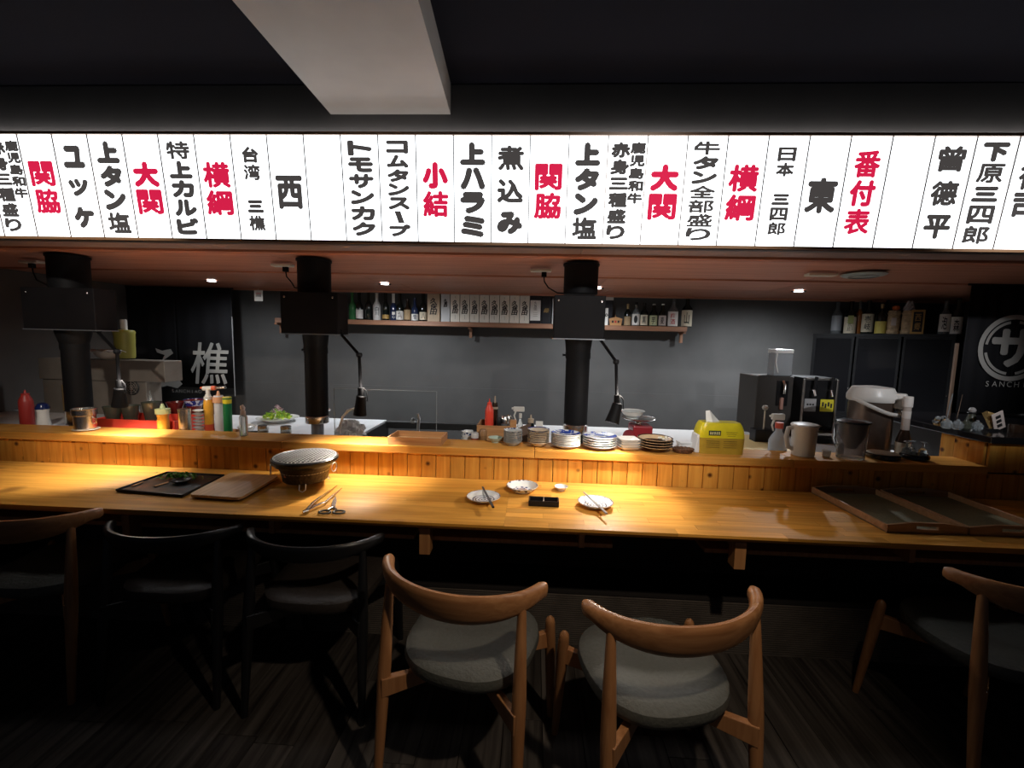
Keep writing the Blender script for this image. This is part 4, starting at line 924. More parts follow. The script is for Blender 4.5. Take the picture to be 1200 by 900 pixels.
p = wpos(289, 2.72); t = thing('saucer', 'small white saucer with white cubes behind the slim pump bottle', 'saucer', p); plate('dish', (m_white, m_white), 0.055, 0.05, 0.4, t, deep=0.4)
for k in range(3): B().box((-0.015+0.018*k, 0.005*(k % 2), 0.060), (0.016, 0.016, 0.016), R=Matrix.Rotation(k, 3, 'Z')).build('cube', mat('white_tofu', (0.8, 0.78, 0.72), 0.6), t, bevel=0.002)
t = thing('flat_griddle', 'black flat pan lying behind the slim pump bottle', 'pan', wpos(292, 2.58)); B().lathe([(0, 0.002), (0.07, 0), (0.085, 0.035), (0.081, 0.035), (0.066, 0.006), (0, 0.006)], 32, cap=False).build('pan', m_black, t, True)
B().tube([(-0.08, 0, 0.03), (-0.20, -0.02, 0.045)], 0.008, 8, sq=0.6).build('handle', m_black, t, True)
for i, px in enumerate((308.5, 335)):
    p = wpos(px, 2.52, ZW); t = thing('spice_shaker', ['small glass shaker with brown spice, left of the pair by the salad', 'small glass shaker with brown spice, right of the pair by the salad'][i], 'shaker', p)
    B().lathe([(0.028, 0), (0.030, 0.004), (0.030, 0.088), (0.026, 0.088), (0.026, 0.008), (0, 0.006)], 20, cap=False).build('glass', m_clr, t, True)
    B().lathe([(0, 0.0085), (0.0255, 0.0085), (0.0255, 0.066), (0, 0.067)], 18, cap=False).build('spice', mat('brown_spice', (0.25, 0.09, 0.03), 0.9, noise=0.3, nscale=200), t, True)
    B().lathe([(0.0305, 0.086), (0.0305, 0.100), (0.027, 0.104), (0, 0.105)], 20).build('cap', m_chrome, t, True)
def bottle(name, label, cat, px, Y, ztop, w_, mt, cap=None, capcol=None, sh=0.62, neck=0.35, base=ZW, lab=None, labmat=None, group=None, nozzle=False, top_px=None, writing=None, wmat=None, cap_h=0.10, yoff=0):
    """round bottle; ztop pixel row of its top, w_ its width in pixels"""
    x_ = xat(px, 480, Y); H = zat(px, ztop, Y)-base; R = rad(px, w_, Y)
    t = thing(name, label, cat, (x_, Y, base), 0, group)
    rn = R*neck; hc = H*(1-cap_h)
    B().lathe([(R*0.9, 0), (R, H*0.02), (R, H*sh), (R*0.92, H*(sh+0.05)), (rn*1.15, H*(sh+0.17)), (rn, H*(sh+0.20)), (rn, hc)], 20).build('body', mt, t, True)
    if nozzle:
        B().lathe([(rn*1.3, hc-0.004), (rn*1.3, H*(1-cap_h*0.55)), (rn*0.5, H*(1-cap_h*0.5)), (rn*0.22, H)], 16).build('nozzle', cap or mt, t, True)
    else:
        B().lathe([(rn*1.12, hc-0.002), (rn*1.12, H*0.995), (rn*0.9, H)], 16).build('cap', cap or mt, t, True)
    if lab:
        z0, z1 = H*lab[0], H*lab[1]; arc = 1.25; n = 10; Rl = R*1.012; ang0 = math.atan2(-Y, -x_)
        vs = []
        for z_ in (z0, z1):
            for k in range(n+1):
                a = ang0-arc+2*arc*k/n; vs.append((Rl*math.cos(a), Rl*math.sin(a), z_))
        B().add(vs, [(k, k+1, n+2+k, n+1+k) for k in range(n)]).build('label', labmat, t, True)
        if writing:
            g = B(); o_ = Vector((math.cos(ang0)*(R*1.03), math.sin(ang0)*(R*1.03), (z0+z1)/2)); M = plane(o_, (-math.sin(ang0), math.cos(ang0), 0), (0, 0, 1))
            n_ = len(writing); ch_ = (z1-z0)*0.8/n_; 
            for k, c_ in enumerate(writing): put_glyph(g, c_, 0, (n_/2-k-0.5)*ch_, min(R*0.9, ch_*0.95), ch_*0.9, M, 0.01)
            g.build('writing', wmat or m_inkp, t)
    return t
m_inkp = mat('printed_black', (0.015, 0.014, 0.014), 0.6)
m_redp = mat('printed_red', (0.50, 0.03, 0.03), 0.6)
# condiments on the left worktop
bottle('sauce_bottle', 'dark red plastic squeeze bottle at the left end of the ledge', 'bottle', 31, 2.56, 457, 21, mat('dark_red_plastic', (0.35, 0.03, 0.025), 0.4), sh=0.72, neck=0.45, nozzle=True, cap_h=0.15)
x_ = xat(50, 480, 2.55); H = zat(50, 472, 2.55)-ZW; t = thing('lidded_pot', 'white waisted ceramic pot with navy lid and navy foot', 'pot', (x_, 2.55, ZW)); R = rad(50, 21, 2.55)
B().lathe([(R*.85, 0), (R*.95, 0.01), (R, H*.25), (R*.80, H*.55), (R*.78, H*.68), (R*.92, H*.80)], 28).build('body', m_white, t, True)
B().lathe([(R*0.97, 0.005), (R*1.0, 0.02), (R*1.0, 0.028)], 28, cap=False).build('foot_band', mat('navy_glaze', (0.01, 0.02, 0.10), 0.2, coat=0.5), t, True)
B().lathe([(R*1.0, H*.80), (R*1.0, H*.86), (R*.7, H*.97), (R*.3, H), (0, H)], 28).build('lid', mat('navy_glaze', (0.01, 0.02, 0.1)), t, True)
# red tray of bowls
x0, x1 = xat(116, 495, 2.57), xat(209, 495, 2.57); t = thing('red_tray', 'bright red rectangular plastic tray holding dark bowls', 'tray', ((x0+x1)/2, 2.66, ZW)); W = x1-x0; H_ = zat(160, 491, 2.57)-ZW
m_rp = mat('red_plastic', (0.80, 0.07, 0.04), 0.35)
b = B().box((0, 0, 0.004), (W, 0.24, 0.008))
for s_ in (-1, 1): b.box((0, s_*0.117, H_/2), (W, 0.006, H_)).box((s_*(W/2-0.003), 0, H_/2), (0.006, 0.228, H_))
b.build('tray', m_rp, t, bevel=0.002)
m_dkb = mat('dark_olive_bowl', (0.05, 0.055, 0.04), 0.25, noise=0.2, coat=0.4)
for i, (px, Y, py, w_, mt) in enumerate(((132, 2.64, 476, 30, m_dkb), (153, 2.67, 475, 30, m_dkb), (178, 2.66, 471, 30, m_dkb))):
    x_ = xat(px, 480, Y); R = rad(px, w_, Y)*0.92; H = min(0.06, zat(px, py, Y)-ZW-H_)
    zb_ = 0.010
    tag(plate('bowl', (mt, mt), R, max(0.05, zat(px, py, Y)-ZW-zb_), 0.45, deep=0.7, loc=(x_, Y, ZW+zb_)), ['dark olive bowl in the red tray, leftmost', 'dark olive bowl in the red tray, middle one', 'dark olive bowl in the red tray, rightmost and tallest'][i], 'bowl')
m_dr = mat('dark_red_lacquer', (0.14, 0.015, 0.012), 0.25, coat=0.4)
for i, (px, Y, w_, py) in enumerate(((206, 2.84, 26, 471), (228, 2.88, 28, 468))):
    x_ = xat(px, 480, Y); R = rad(px, w_, Y)
    base = ZW; 
    for k in range(2):
        H = (zat(px, py, Y)-ZW)/2
        tag(plate('lacquer_bowl', (m_dr, m_navy if (i == 1 and k == 1) else m_dr), R, H*1.0, 0.5, deep=0.7, loc=(x_, Y, ZW+k*H)), '%s dark red lacquer bowl of the %s pair behind the orange sauce jar' % (('lower', 'upper')[k], ('left', 'right')[i]), 'bowl', 'dark red bowls behind the red tray')
# sauce jar
t = bottle('sauce_jar', 'orange sauce jar with pale green lid and upright spout', 'jar', 190.5, 2.50, 473, 16.5, mat('orange_sauce', (0.62, 0.24, 0.02), 0.3, noise=0.2, nscale=30, coat=0.5), cap=mat('pale_green_lid', (0.45, 0.50, 0.25), 0.5), sh=0.55, neck=0.95, cap_h=0.26, nozzle=True)
t = thing('steel_canister', 'tall brushed steel canister between the orange jar and small plates', 'canister', wpos(217, 2.50)); R = rad(217, 17, 2.50); H = zat(217, 479, 2.50)-ZW
B().lathe([(R, 0), (R, H-0.006), (R*1.06, H-0.004), (R*1.06, H), (R*0.9, H-0.004), (R*.9, 0.01), (0, 0.01)], 28, cap=False).build('body', m_chrome, t, True)
x_ = xat(243, 490, 2.6); t = thing('wooden_tray', 'slim light wooden tray under the small white plates and torch', 'tray', (x_+0.02, 2.62, ZW)); B().box((0, 0, 0.006), (0.28, 0.20, 0.012)).build('base', m_bwood, t, bevel=0.002)
for s_ in (-1, 1): B().box((0, s_*0.097, 0.018), (0.28, 0.006, 0.024)).build('rim', m_bwood, t); B().box((s_*0.137, 0, 0.018), (0.006, 0.187, 0.024)).build('rim', m_bwood, t)
xs_ = xat(232.5, 490, 2.58); R = rad(232, 15.5, 2.58); nn = 8; top = zat(232, 480.5, 2.58); pt = (top-ZW-0.0125-0.012)/(nn-1)
pr = plate('small_plate', (m_white, m_white), R, 0.012, 0.55, n=28)
for k in range(nn):
    o_ = pr if k == 0 else pr.copy()
    if k: C.objects.link(o_)
    o_.location = (xs_+random.uniform(-.001, .001), 2.58, ZW+0.0125+k*pt)
    tag(o_, 'small white plate, %s of the little stack beside the steel canister' % ('bottom' if k == 0 else 'top' if k == nn-1 else ORD[nn-1-k]+' from the top'), 'plate', 'small white plates on the wooden tray')
    if 0 < k: pass
# gas torch
zt_ = ZW+0.0125
t = thing('gas_torch', 'gas torch, orange can with white head and steel nozzle pointing right', 'torch', (xat(244.5, 480, 2.62), 2.62, zt_)); R = rad(244.5, 13, 2.62); H1 = zat(244, 468, 2.62)-zt_; H2 = zat(244, 455, 2.62)-zt_
B().lathe([(R*.95, 0), (R, 0.005), (R, H1*0.93), (R*0.8, H1)], 24).build('gas_can', mat('orange_print_can', (0.70, 0.33, 0.03), 0.3, noise=0.3, nscale=12, coat=0.3), t, True)
B().lathe([(R*1.01, H1*0.12), (R*1.01, H1*0.3)], 24, cap=False).build('red_band', mat('red_band', (0.55, 0.07, 0.03), 0.4), t, True)
B().lathe([(R*0.85, H1), (R*0.85, H1+0.018), (R*0.6, H1+0.02), (R*0.6, H1+0.03)], 20).build('collar', m_wpl, t, True)
B().tube([(-0.028, 0, H2-0.002), (0.03, 0, H2+0.002)], [0.014, 0.013], 12).build('head', m_wpl, t, True)
B().tube([(0.03, 0, H2+0.002), (0.052, 0, H2+0.004)], [0.015, 0.012], 12).build('red_ring', mat('orange_red_plastic', (0.75, 0.12, 0.04), 0.4), t, True)
B().tube([(0.052, 0, H2+0.004), (0.115, 0, H2+0.010)], [0.008, 0.009], 12).build('nozzle', m_chrome, t, True)
B().tube([(0, 0, H1+0.02), (0, 0, H2)], 0.012, 12).build('neck', m_wpl, t, True)
B().tube([(-0.02, 0, H2+0.004), (-0.045, 0, H2+0.001)], [0.009, 0.007], 10).build('dial', mat('orange_red_plastic', (0.75, .12, .04)), t, True)
bottle('squeeze_bottle', 'milky squeeze bottle with peach cap and tip right of the torch', 'bottle', 256.5, 2.64, 458, 12, mat('milky_plastic', (0.62, 0.60, 0.60), 0.4, noise=0.1, nscale=20), cap=mat('peach_cap', (0.75, 0.38, 0.20), 0.5), sh=0.70, neck=0.98, cap_h=0.24, nozzle=True)
bottle('green_bottle', 'dark green cylindrical bottle with yellow cap', 'bottle', 266.5, 2.60, 465, 11.5, mat('green_plastic', (0.01, 0.16, 0.05), 0.35), cap=mat('yellow_cap', (0.75, 0.60, 0.03), 0.4), sh=0.80, neck=0.92, cap_h=0.15)
# stainless cooker on the left with bits on top
YC = 3.30; x0, x1 = xat(50, 450, YC-0.1), xat(171, 450, YC-0.1); zc0, zc1 = ZW, zat(110, 421, YC-0.1)
t = thing('stainless_cooker', 'boxy stainless kitchen appliance with overhanging top and round fan grille', 'appliance', ((x0+x1)/2, YC+0.12, ZW)); W = x1-x0; H = zc1-ZW; zm = zat(120, 446, YC-0.1)-ZW
m_dst = mat('smoked_steel', (0.30, 0.26, 0.22), 0.38, 0.45, noise=0.15, nscale=6)
B().box((0, -0.15, zm/2), (W, 0.14, zm)).build('body', m_dst, t, bevel=0.004)
xr = xat(193, 440, YC-0.12)-(x0+x1)/2
B().box(((xr-W/2)/2, -0.155, (zm+H)/2+0.001), (xr+W/2, 0.17, H-zm-0.002)).build('hood', m_dst, t, bevel=0.004)
fx = xat(154, 455, YC-0.11)-(x0+x1)/2; fz = zat(154, 454, YC-0.11)-ZW
B().lathe([(0, 0), (0.055, 0), (0.06, 0.004), (0.055, 0.008), (0, 0.006)], 28, M=Matrix.Translation((fx, -0.222, fz)) @ Matrix.Rotation(pi/2, 4, 'X'), cap=False).build('fan_plate', mat('fan_black', (0.02, 0.02, 0.02), 0.5), t, True)
for k in range(3): B().tube([(fx+(0.018+0.015*k)*math.cos(a), -0.233, fz+(0.018+0.015*k)*math.sin(a)) for a in [2*pi*i/24 for i in range(24)]], 0.0018, 6, closed=True).build('fan_ring', m_dst, t, True)
for k in range(4):
    a = k*pi/4; B().tube([(fx+0.055*math.cos(a), -0.233, fz+0.055*math.sin(a)), (fx-0.055*math.cos(a), -0.233, fz-0.055*math.sin(a))], 0.0015, 5).build('fan_spoke', m_dst, t)
for k, px in enumerate((74, 82)):
    xx = xat(px, 455, YC-0.11)-(x0+x1)/2; B().tube([(xx, -0.235, 0.02), (xx, -0.235, zm*0.85)], 0.006, 8).build('pipe', mat('brass_pipe', (0.45, 0.32, 0.15), 0.35, 0.9), t, True)
zt_ = ZW+H+0.0005
xs_ = xat(133, 410, 3.27); t = thing('steel_bowl', 'wide steel bowl on top of the stainless appliance', 'bowl', (xs_, 3.27, zt_)); R = rad(133, 54, 3.27)
B().lathe([(R*.6, 0), (R*.9, 0.035), (R, 0.062), (R*1.02, 0.064), (R*.96, 0.062), (R*.85, 0.035), (R*.5, 0.008), (0, 0.006)], 36, cap=False).build('bowl', mat('warm_steel', (0.55, 0.48, 0.40), 0.35, 0.4), t, True)
t2 = thing('yellow_tub', 'translucent yellow tub with white screw cap standing in the steel bowl', 'tub', (xat(146, 400, 3.28), 3.28, zt_+0.010)); R = rad(146, 30, 3.28); H2 = zat(146, 387, 3.28)-zt_-0.01; H3 = zat(146, 375, 3.28)-zt_-0.01
B().lathe([(R*.85, 0), (R*.9, 0.01), (R*.95, H2*.85), (R, H2*.93), (R*.9, H2), (R*.35, H2+0.004)], 28).build('body', mat('yellow_tub_plastic', (0.36, 0.34, 0.07), 0.4, trans=0.1), t2, True)
B().lathe([(R*.32, H2), (R*.32, H3), (R*.25, H3+0.004)], 20).build('cap', m_wpl, t2, True)
t = thing('cloth_rag', 'white rag draped over the rim of the steel bowl', 'cloth', (xat(122, 410, 3.16), 3.16, zt_+0.066))
vs = [(-.10+.02*i, -.045+.03*j, .006*math.sin(i*1.9+j)-.0022*abs(j-2)**2+.008) for j in range(5) for i in range(11)]
fs = [(j*11+i, j*11+i+1, (j+1)*11+i+1, (j+1)*11+i) for j in range(4) for i in range(10)]
o_ = B().add(vs, fs).build('rag', mat('dirty_white_cloth', (0.55, 0.53, 0.50), 0.9), t, True); sm_ = o_.modifiers.new('thick', 'SOLIDIFY'); sm_.thickness = 0.004
bottle('small_bottle', 'faint milky bottle with nozzle in the dark gap beside the fan grille', 'bottle', 177, 3.05, 458, 10, m_clr, nozzle=True, sh=0.6, cap_h=0.3)
# ---------------------------------------------------------------- banners
m_ban = mat('black_cloth', (0.006, 0.006, 0.008), 0.85, noise=0.1, nscale=60)
m_bw_ = mat('banner_grey_print', (0.42, 0.41, 0.38), 0.8)
def banner(pxs, Y, label, split=None, zlow=0.95):
    xs_ = [xat(p_, 420, Y) for p_ in pxs]; t = thing('banner', label, 'banner', (xs_[0], Y, SOF-0.01))
    for a, c_ in zip(xs_, xs_[1:]):
        n = 24; vs = []
        for i in range(n+1):
            x_ = a+(c_-a)*i/n-xs_[0]+(0.0015 if i == 0 else -0.0015 if i == n else 0)
            y_ = 0.004*math.sin(i*0.9)
            vs += [(x_, y_, 0), (x_, y_, zlow-SOF)]
        o_ = B().add(vs, [(2*i, 2*i+1, 2*i+3, 2*i+2) for i in range(n)]).build('cloth_panel', m_ban, t, True); s_ = o_.modifiers.new('thick', 'SOLIDIFY'); s_.thickness = 0.003
    B().tube([(-0.02, 0, 0.002), (xs_[-1]-xs_[0]+0.02, 0, 0.002)], 0.007, 8).build('rod', m_mblk, t)
    return t, xs_[0]
YB1 = 4.30
t, bx = banner((145, 208, 274), YB1, 'black banner with white brush-written characters at the left of the back wall')
g = B()
def at_b(px, py, Y, o_x): p_ = PY(px, py, Y-0.012); return p_.x-o_x, p_.z-(SOF-0.01)
Mb = plane((0, -0.012, 0), (1, 0, 0), (0, 0, 1))
u_, v_ = at_b(246, 426, YB1, bx); hh = 50/F*YB1
gb = B()
for q_ in range(6): put_glyph(gb, '樵', u_+0.004*math.cos(q_*pi/3), v_+0.004*math.sin(q_*pi/3), 46/F*YB1, hh, Mb, 0, lift=0.0001*q_, slant=0.12)
gb.build('brush_character', m_bw_, t)
gb = B()
def brush(b, pts, M):       # a brush stroke as a soft polygon
    n = 14; cx = sum(p[0] for p in pts)/len(pts); b.add([(p[0], p[1], 0) for p in pts], [tuple(range(len(pts)))], M)
for st in (((182, 408), (190, 411), (200, 409), (203, 414), (196, 419), (189, 424), (193, 416), (184, 413)), ((184, 428), (194, 429), (203, 433), (201, 438), (192, 440), (186, 437)), ((183, 447), (196, 441), (208, 443), (214, 450), (208, 455), (196, 452), (184, 455))):
    brush(gb, [at_b(a, c_, YB1, bx) for a, c_ in st], Mb)
gb.build('brush_character', m_bw_, t)
u_, v_ = at_b(218.5, 458.5, YB1, bx); gb = B(); text_line(gb, 'SANCHIAO', u_, v_, 0.048, Mb, pitch=0.041); gb.build('latin_lettering', m_bw_, t)
# pale seam strip at the right edge
B().box((xat(275.5, 450, YB1)-bx, -0.006, -(SOF-1.27)), (0.006, 0.006, 0.80)).build('edge_strip', mat('pale_edge', (0.4, 0.4, 0.4), 0.5), t)
YB2 = 3.12
t, bx = banner((1128, 1187, 1262), YB2, 'black banner with ringed emblem at the right edge of the picture', zlow=1.09)
cx_, cz_ = at_b(1187, 408, YB2, bx); RR = 36.5/F*YB2
def ringpoly(b, r0, r1, a0, a1, n, M, cx, cz, z=0):
    vs = []
    for i in range(n+1):
        a = a0+(a1-a0)*i/n; vs += [(cx+r0*math.cos(a), cz+r0*math.sin(a), z), (cx+r1*math.cos(a), cz+r1*math.sin(a), z)]
    b.add(vs, [(2*i, 2*i+1, 2*i+3, 2*i+2) for i in range(n)], M)
gb = B(); ringpoly(gb, RR*0.86, RR, 0, 2*pi, 48, Mb, cx_, cz_); gb.build('outer_ring', m_bw_, t)
for k in range(4):
    gb = B(); a0 = k*pi/2+0.2; ringpoly(gb, RR*0.74, RR*0.82, a0, a0+1.25, 14, Mb, cx_, cz_); gb.build('inner_arc', m_bw_, t)
gb = B()
for q_ in range(9):
    rr_ = 0.012 if q_ < 8 else 0; put_glyph(gb, 'サ', cx_+rr_*math.cos(q_*pi/4), cz_+rr_*math.sin(q_*pi/4), RR*1.15, RR*1.05, Mb, 0, lift=0.0001*q_)
gb.build('emblem_character', m_bw_, t)
u_, v_ = at_b(1187, 450.5, YB2, bx); gb = B(); text_line(gb, 'SANCHIAO', u_, v_, 0.052, Mb, pitch=0.047); gb.build('latin_lettering', m_bw_, t)
# price tag hanging from the soffit edge
p = PY(303, 346.5, 4.25); t = thing('hang_tag', 'little white paper tag with printed lines hanging from the soffit', 'tag', (p.x, p.y, SOF-0.001))
hz = p.z-(SOF-0.001)
B().box((0, 0, hz), (0.085, 0.002, 0.105)).build('paper', m_wpl, t); B().tube([(0, 0, 0), (0, 0, hz+0.05)], 0.001, 5).build('string', m_wpl, t)
for k in range(5): B().box((0, -0.002, hz+0.025-0.008*k), (0.055, 0.001, 0.004)).build('print_line', m_redp if k < 2 else m_inkp, t)
# ---------------------------------------------------------------- bottle shelf
YS = 4.50; ZS = zat(525, 377, YS-0.05); x0, x1 = xat(322, 378, 4.42), xat(805, 390, 4.42)
m_shf = wood('shelf_wood', (0.22, 0.10, 0.055), (0.34, 0.17, 0.095), 0.5, axis=0, stretch=(1.2, 26, 26), coat=0.05)
sh = thing('wall_shelf', 'long brown wooden shelf of bottles fixed on the back wall', 'shelf', ((x0+x1)/2, 4.515, ZS-0.048))
B().box((0, 0, 0.024), (x1-x0, 0.19, 0.047)).build('board', m_shf, sh, bevel=0.002)
for px in (327, 551, 800):
    xx = xat(px, 390, 4.5)-(x0+x1)/2
    B().box((xx, 0.03, -0.055), (0.028, 0.028, 0.11)).build('bracket', m_shf, sh, bevel=0.002); B().box((xx, 0.0, -0.01), (0.03, 0.14, 0.02)).build('bracket', m_shf, sh, bevel=0.002)
ZB = ZS+0.0005
mg = lambda n_, c_: mat(n_, c_, 0.12, coat=0.3)
G_dark, G_green, G_blue, G_brown, G_clear, G_white = mg('glass_black_green', (0.008, 0.012, 0.010)), mg('glass_green', (0.03, 0.16, 0.05)), mg('glass_blue', (0.02, 0.035, 0.09)), mg('glass_brown', (0.03, 0.015, 0.008)), mat('clear_bottle_glass', (0.55, 0.60, 0.62), 0.08, trans=0.75, ior=1.3), mat('white_bottle', (0.70, 0.70, 0.68), 0.3, coat=0.3)
Lw, Lb, Lt, Lg, Lp = mat('label_white', (0.82, 0.80, 0.76), 0.7), mat('label_beige', (0.70, 0.63, 0.48), 0.7), mat('label_tan', (0.42, 0.30, 0.17), 0.7), mat('label_green', (0.45, 0.47, 0.28), 0.7), mat('label_pink', (0.50, 0.42, 0.38), 0.7)
gs = 'bottles on the left part of the wall shelf'; gr_ = 'bottles on the right part of the wall shelf'
YT = 4.52; top0 = 339
for px, top, w_, mt, lb, lm, wr, wm, cap, dsc in (
    (405, 343, 7.5, G_clear, None, None, None, None, None, 'clear glass bottle at the left end of the wall shelf'),
    (414.5, 342, 9, G_green, None, None, None, None, None, 'bright green glass bottle on the wall shelf'),
    (422.5, 343, 9, G_dark, (0.05, 0.38), Lw, None, None, None, 'dark bottle with ragged white label right of the bright green one'),
    (433, 341, 8.5, G_dark, None, None, None, None, None, 'plain dark bottle without label left of the white bottle'),
    (442.5, 341, 9.5, G_white, (0.12, 0.5), G_white, '白川', m_inkp, None, 'slender opaque white bottle with small black writing'),
    (452.5, 342, 8.5, G_dark, (0.06, 0.2), mat('label_gold', (0.45, 0.28, 0.08), 0.5), None, None, None, 'dark bottle with small gold spot label'),
    (461.5, 344, 8, G_blue, (0.05, 0.36), G_blue, '一心', Lw, Lw, 'navy bottle with white paper around its neck'),
    (468.7, 344, 9.2, G_dark, (0.04, 0.36), Lw, '石門', m_inkp, None, 'dark bottle with square white label and black characters'),
    (477.5, 350, 8.4, G_brown, (0.06, 0.50), Lt, None, None, None, 'stout brown bottle with tan patterned wrap'),
    (486, 349, 8.8, G_blue, (0.03, 0.3), Lw, '雪', G_blue, None, 'blue bottle with pale round label'),
    (495.5, 343, 9, G_dark, (0.05, 0.32), Lb, '八', m_inkp, None, 'dark bottle with beige label next to the kraft box')):
    bottle('sake_bottle', dsc, 'bottle', px, YT, top, w_, mt, cap=cap or mt, sh=0.48, neck=0.40, base=ZB, lab=lb, labmat=lm, group=gs, writing=wr, wmat=wm, cap_h=0.08 if not cap else 0.42)
def gbox(px0, px1, pyt, mt, label, wr=None, group=None, Y=4.455, wmat=None, D_=0.10, wsc=0.5, wy=0.55, lines=True):
    a, c_ = xat(px0+0.3, 360, Y), xat(px1-0.3, 360, Y); H = min(zat((px0+px1)/2, pyt, Y), SOF-0.006)-ZB; w_ = c_-a
    t = thing('gift_box', label, 'box', ((a+c_)/2, Y+D_/2, ZB), 0, group)
    B().box((0, 0, H/2), (w_, D_, H)).build('carton', mt, t, bevel=0.0015)
    if wr:
        g = B(); M = plane((0, -D_/2-0.0008, H*wy), (1, 0, 0), (0, 0, 1)); n_ = len(wr); s_ = w_*wsc
        for k, ch_ in enumerate(wr):
            for q_ in range(6): put_glyph(g, ch_, w_*0.02*(k % 2)+0.0022*math.cos(q_*pi/3), (n_/2-k-0.5)*s_*0.98+0.0022*math.sin(q_*pi/3), s_*1.1, s_*0.95, M, 0, lift=0.0001*q_, slant=0.2)
        g.build('brush_writing', wmat or m_inkp, t)
        if lines: B().box((0, -D_/2-0.0006, H*0.18), (0.003, 0.001, H*0.16)).build('print_line', mat('faint_print', (0.30, 0.28, 0.25)), t); B().box((0, -D_/2-0.0006, H*0.90), (0.003, 0.001, H*0.07)).build('print_line', mat('faint_print', (0.3, .28, .25)), t)
    return t
m_cream = mat('cream_carton', (0.80, 0.77, 0.68), 0.7); m_kraft = mat('kraft_carton', (0.52, 0.41, 0.29), 0.8); m_pale = mat('pale_grey_carton', (0.60, 0.62, 0.63), 0.7); m_nvc = mat('black_carton', (0.010, 0.011, 0.016), 0.4)
KBT = '久保田'
gbox(500.5, 515.5, 341, m_kraft, 'kraft brown gift box with black brush writing, widest of the row', KBT, wsc=0.45)
gbox(516.5, 527.5, 341, m_pale, 'pale grey gift box right of the kraft box, writing near its top', KBT, wsc=0.3, wy=0.68, lines=False)
e_ = [527.8, 538.9, 550.4, 561.8, 573.5, 585.5, 597.2, 609.0, 620.7]
for k in range(8):
    gbox(e_[k], e_[k+1], 341, m_cream, 'cream gift box with black brush writing, %s from the left of eight' % ('last' if k == 7 else ORD[k]), KBT, 'eight cream gift boxes on the wall shelf')
t = gbox(621, 634, 345.5, m_nvc, 'dark gift box with white paper label on its front')
wq = xat(633.3, 360, 4.44)-xat(621.3, 360, 4.44); Hq = 0.17; B().box((0, -0.052, 0.13), (wq, 0.003, 0.20)).build('paper_label', Lw, t)
g = B(); M = plane((0, -0.0545, 0.175), (1, 0, 0), (0, 0, 1)); [put_glyph(g, c_, 0, (1-k)*0.030, 0.028, 0.027, M, 0) for k, c_ in enumerate(KBT)]; g.build('brush_writing', m_inkp, t)
for k in range(3): B().box((0, -0.0545, 0.11-0.018*k), (wq*0.45, 0.001, 0.003)).build('print_line', mat('faint_print', (.3, .28, .25)), t)
gbox(634.5, 646.5, 348, m_nvc, 'black gift box with faint gold brush writing', '縁', wmat=mat('gold_print', (0.30, 0.20, 0.08), 0.4, 0.5), wsc=0.45, wy=0.5, lines=False)
gbox(647, 653, 350, m_pale, 'sliver of a pale box half hidden by the rightmost duct')
gbox(708, 718.5, 345, m_nvc, 'tall navy box with white top right of the rightmost duct'); t = [o_ for o_ in C.objects if o_.name.startswith('gift_box')][-1]
B().box((0, 0.0, 0.005+0.255), (0.092, 0.104, 0.03)).build('box_top', m_white, t)
t = gbox(708.5, 713.5, 361, Lw, 'white box with black brush mark beside the small wooden boat', '心', Y=4.43, D_=0.02, wsc=0.8, wy=0.6, lines=False)
# small wooden boat
p = wpos(722, 4.45, ZB); t = thing('wooden_boat', 'small orange-brown wooden boat tray with dark markings on the shelf', 'ornament', Vector((xat(721, 378, 4.45), 4.45, ZB)))
B().add([(-.055, -.02, .0), (.055, -.02, 0), (.055, .02, 0), (-.055, .02, 0), (-.065, -.024, .065), (.065, -.024, .065), (.065, .024, .065), (-.065, .024, .065), (0, -.024, .082)], [(3,2,1,0),(0,1,5,8,4),(1,2,6,5),(2,3,7,6),(3,0,4,7),(4,8,5,6,7)]).build('hull', m_bwood, t)
B().tube([(0, 0, 0.075), (0.0, 0, 0.105)], [0.004, 0.002], 6).build('mast', m_bwood, t)
for k in range(3): B().box((-0.03+0.028*k, -0.0255, 0.035), (0.016, 0.001, 0.022)).build('marking', m_inkp if k != 1 else m_redp, t)
for px, top, w_, mt, lb, lm, wr, wm, cap, ch_, dsc in (
    (730, 356, 8, G_dark, (0.02, 0.42), Lt, None, None, mat('gold_foil', (0.45, 0.32, 0.15), 0.4, 0.6), .22, 'slim bottle with gold foil neck and tan label'),
    (739.5, 354, 9, G_clear, (0.04, 0.50), Lw, '・', m_inkp, m_black, .10, 'clear bottle with black cap and white label'),
    (749, 355, 9, G_dark, (0.04, 0.48), Lb, '黒', m_inkp, None, .08, 'dark bottle with beige label and one dark character'),
    (759.7, 356, 9.2, G_dark, (0.04, 0.48), Lg, '芋', m_inkp, Lw, .05, 'dark bottle with pale green label'),
    (770, 356, 9.2, G_dark, (0.04, 0.48), Lp, '麦', m_inkp, Lw, .05, 'dark bottle with pinkish label'),
    (782, 349, 12, G_clear, (0.02, 0.52), Lw, '梅酒', m_redp, None, .06, 'wide clear bottle with white label and red writing'),
    (798, 347, 12.5, G_dark, (0.02, 0.54), Lb, '山', m_inkp, None, .06, 'tall dark bottle with big beige label at the right end of the shelf')):
    bottle('spirit_bottle', dsc, 'bottle', px, 4.49, top, w_, mt, cap=cap or mt, sh=0.55, neck=0.36, base=ZB, lab=lb, labmat=lm, group=gr_, writing=wr, wmat=wm, cap_h=ch_)
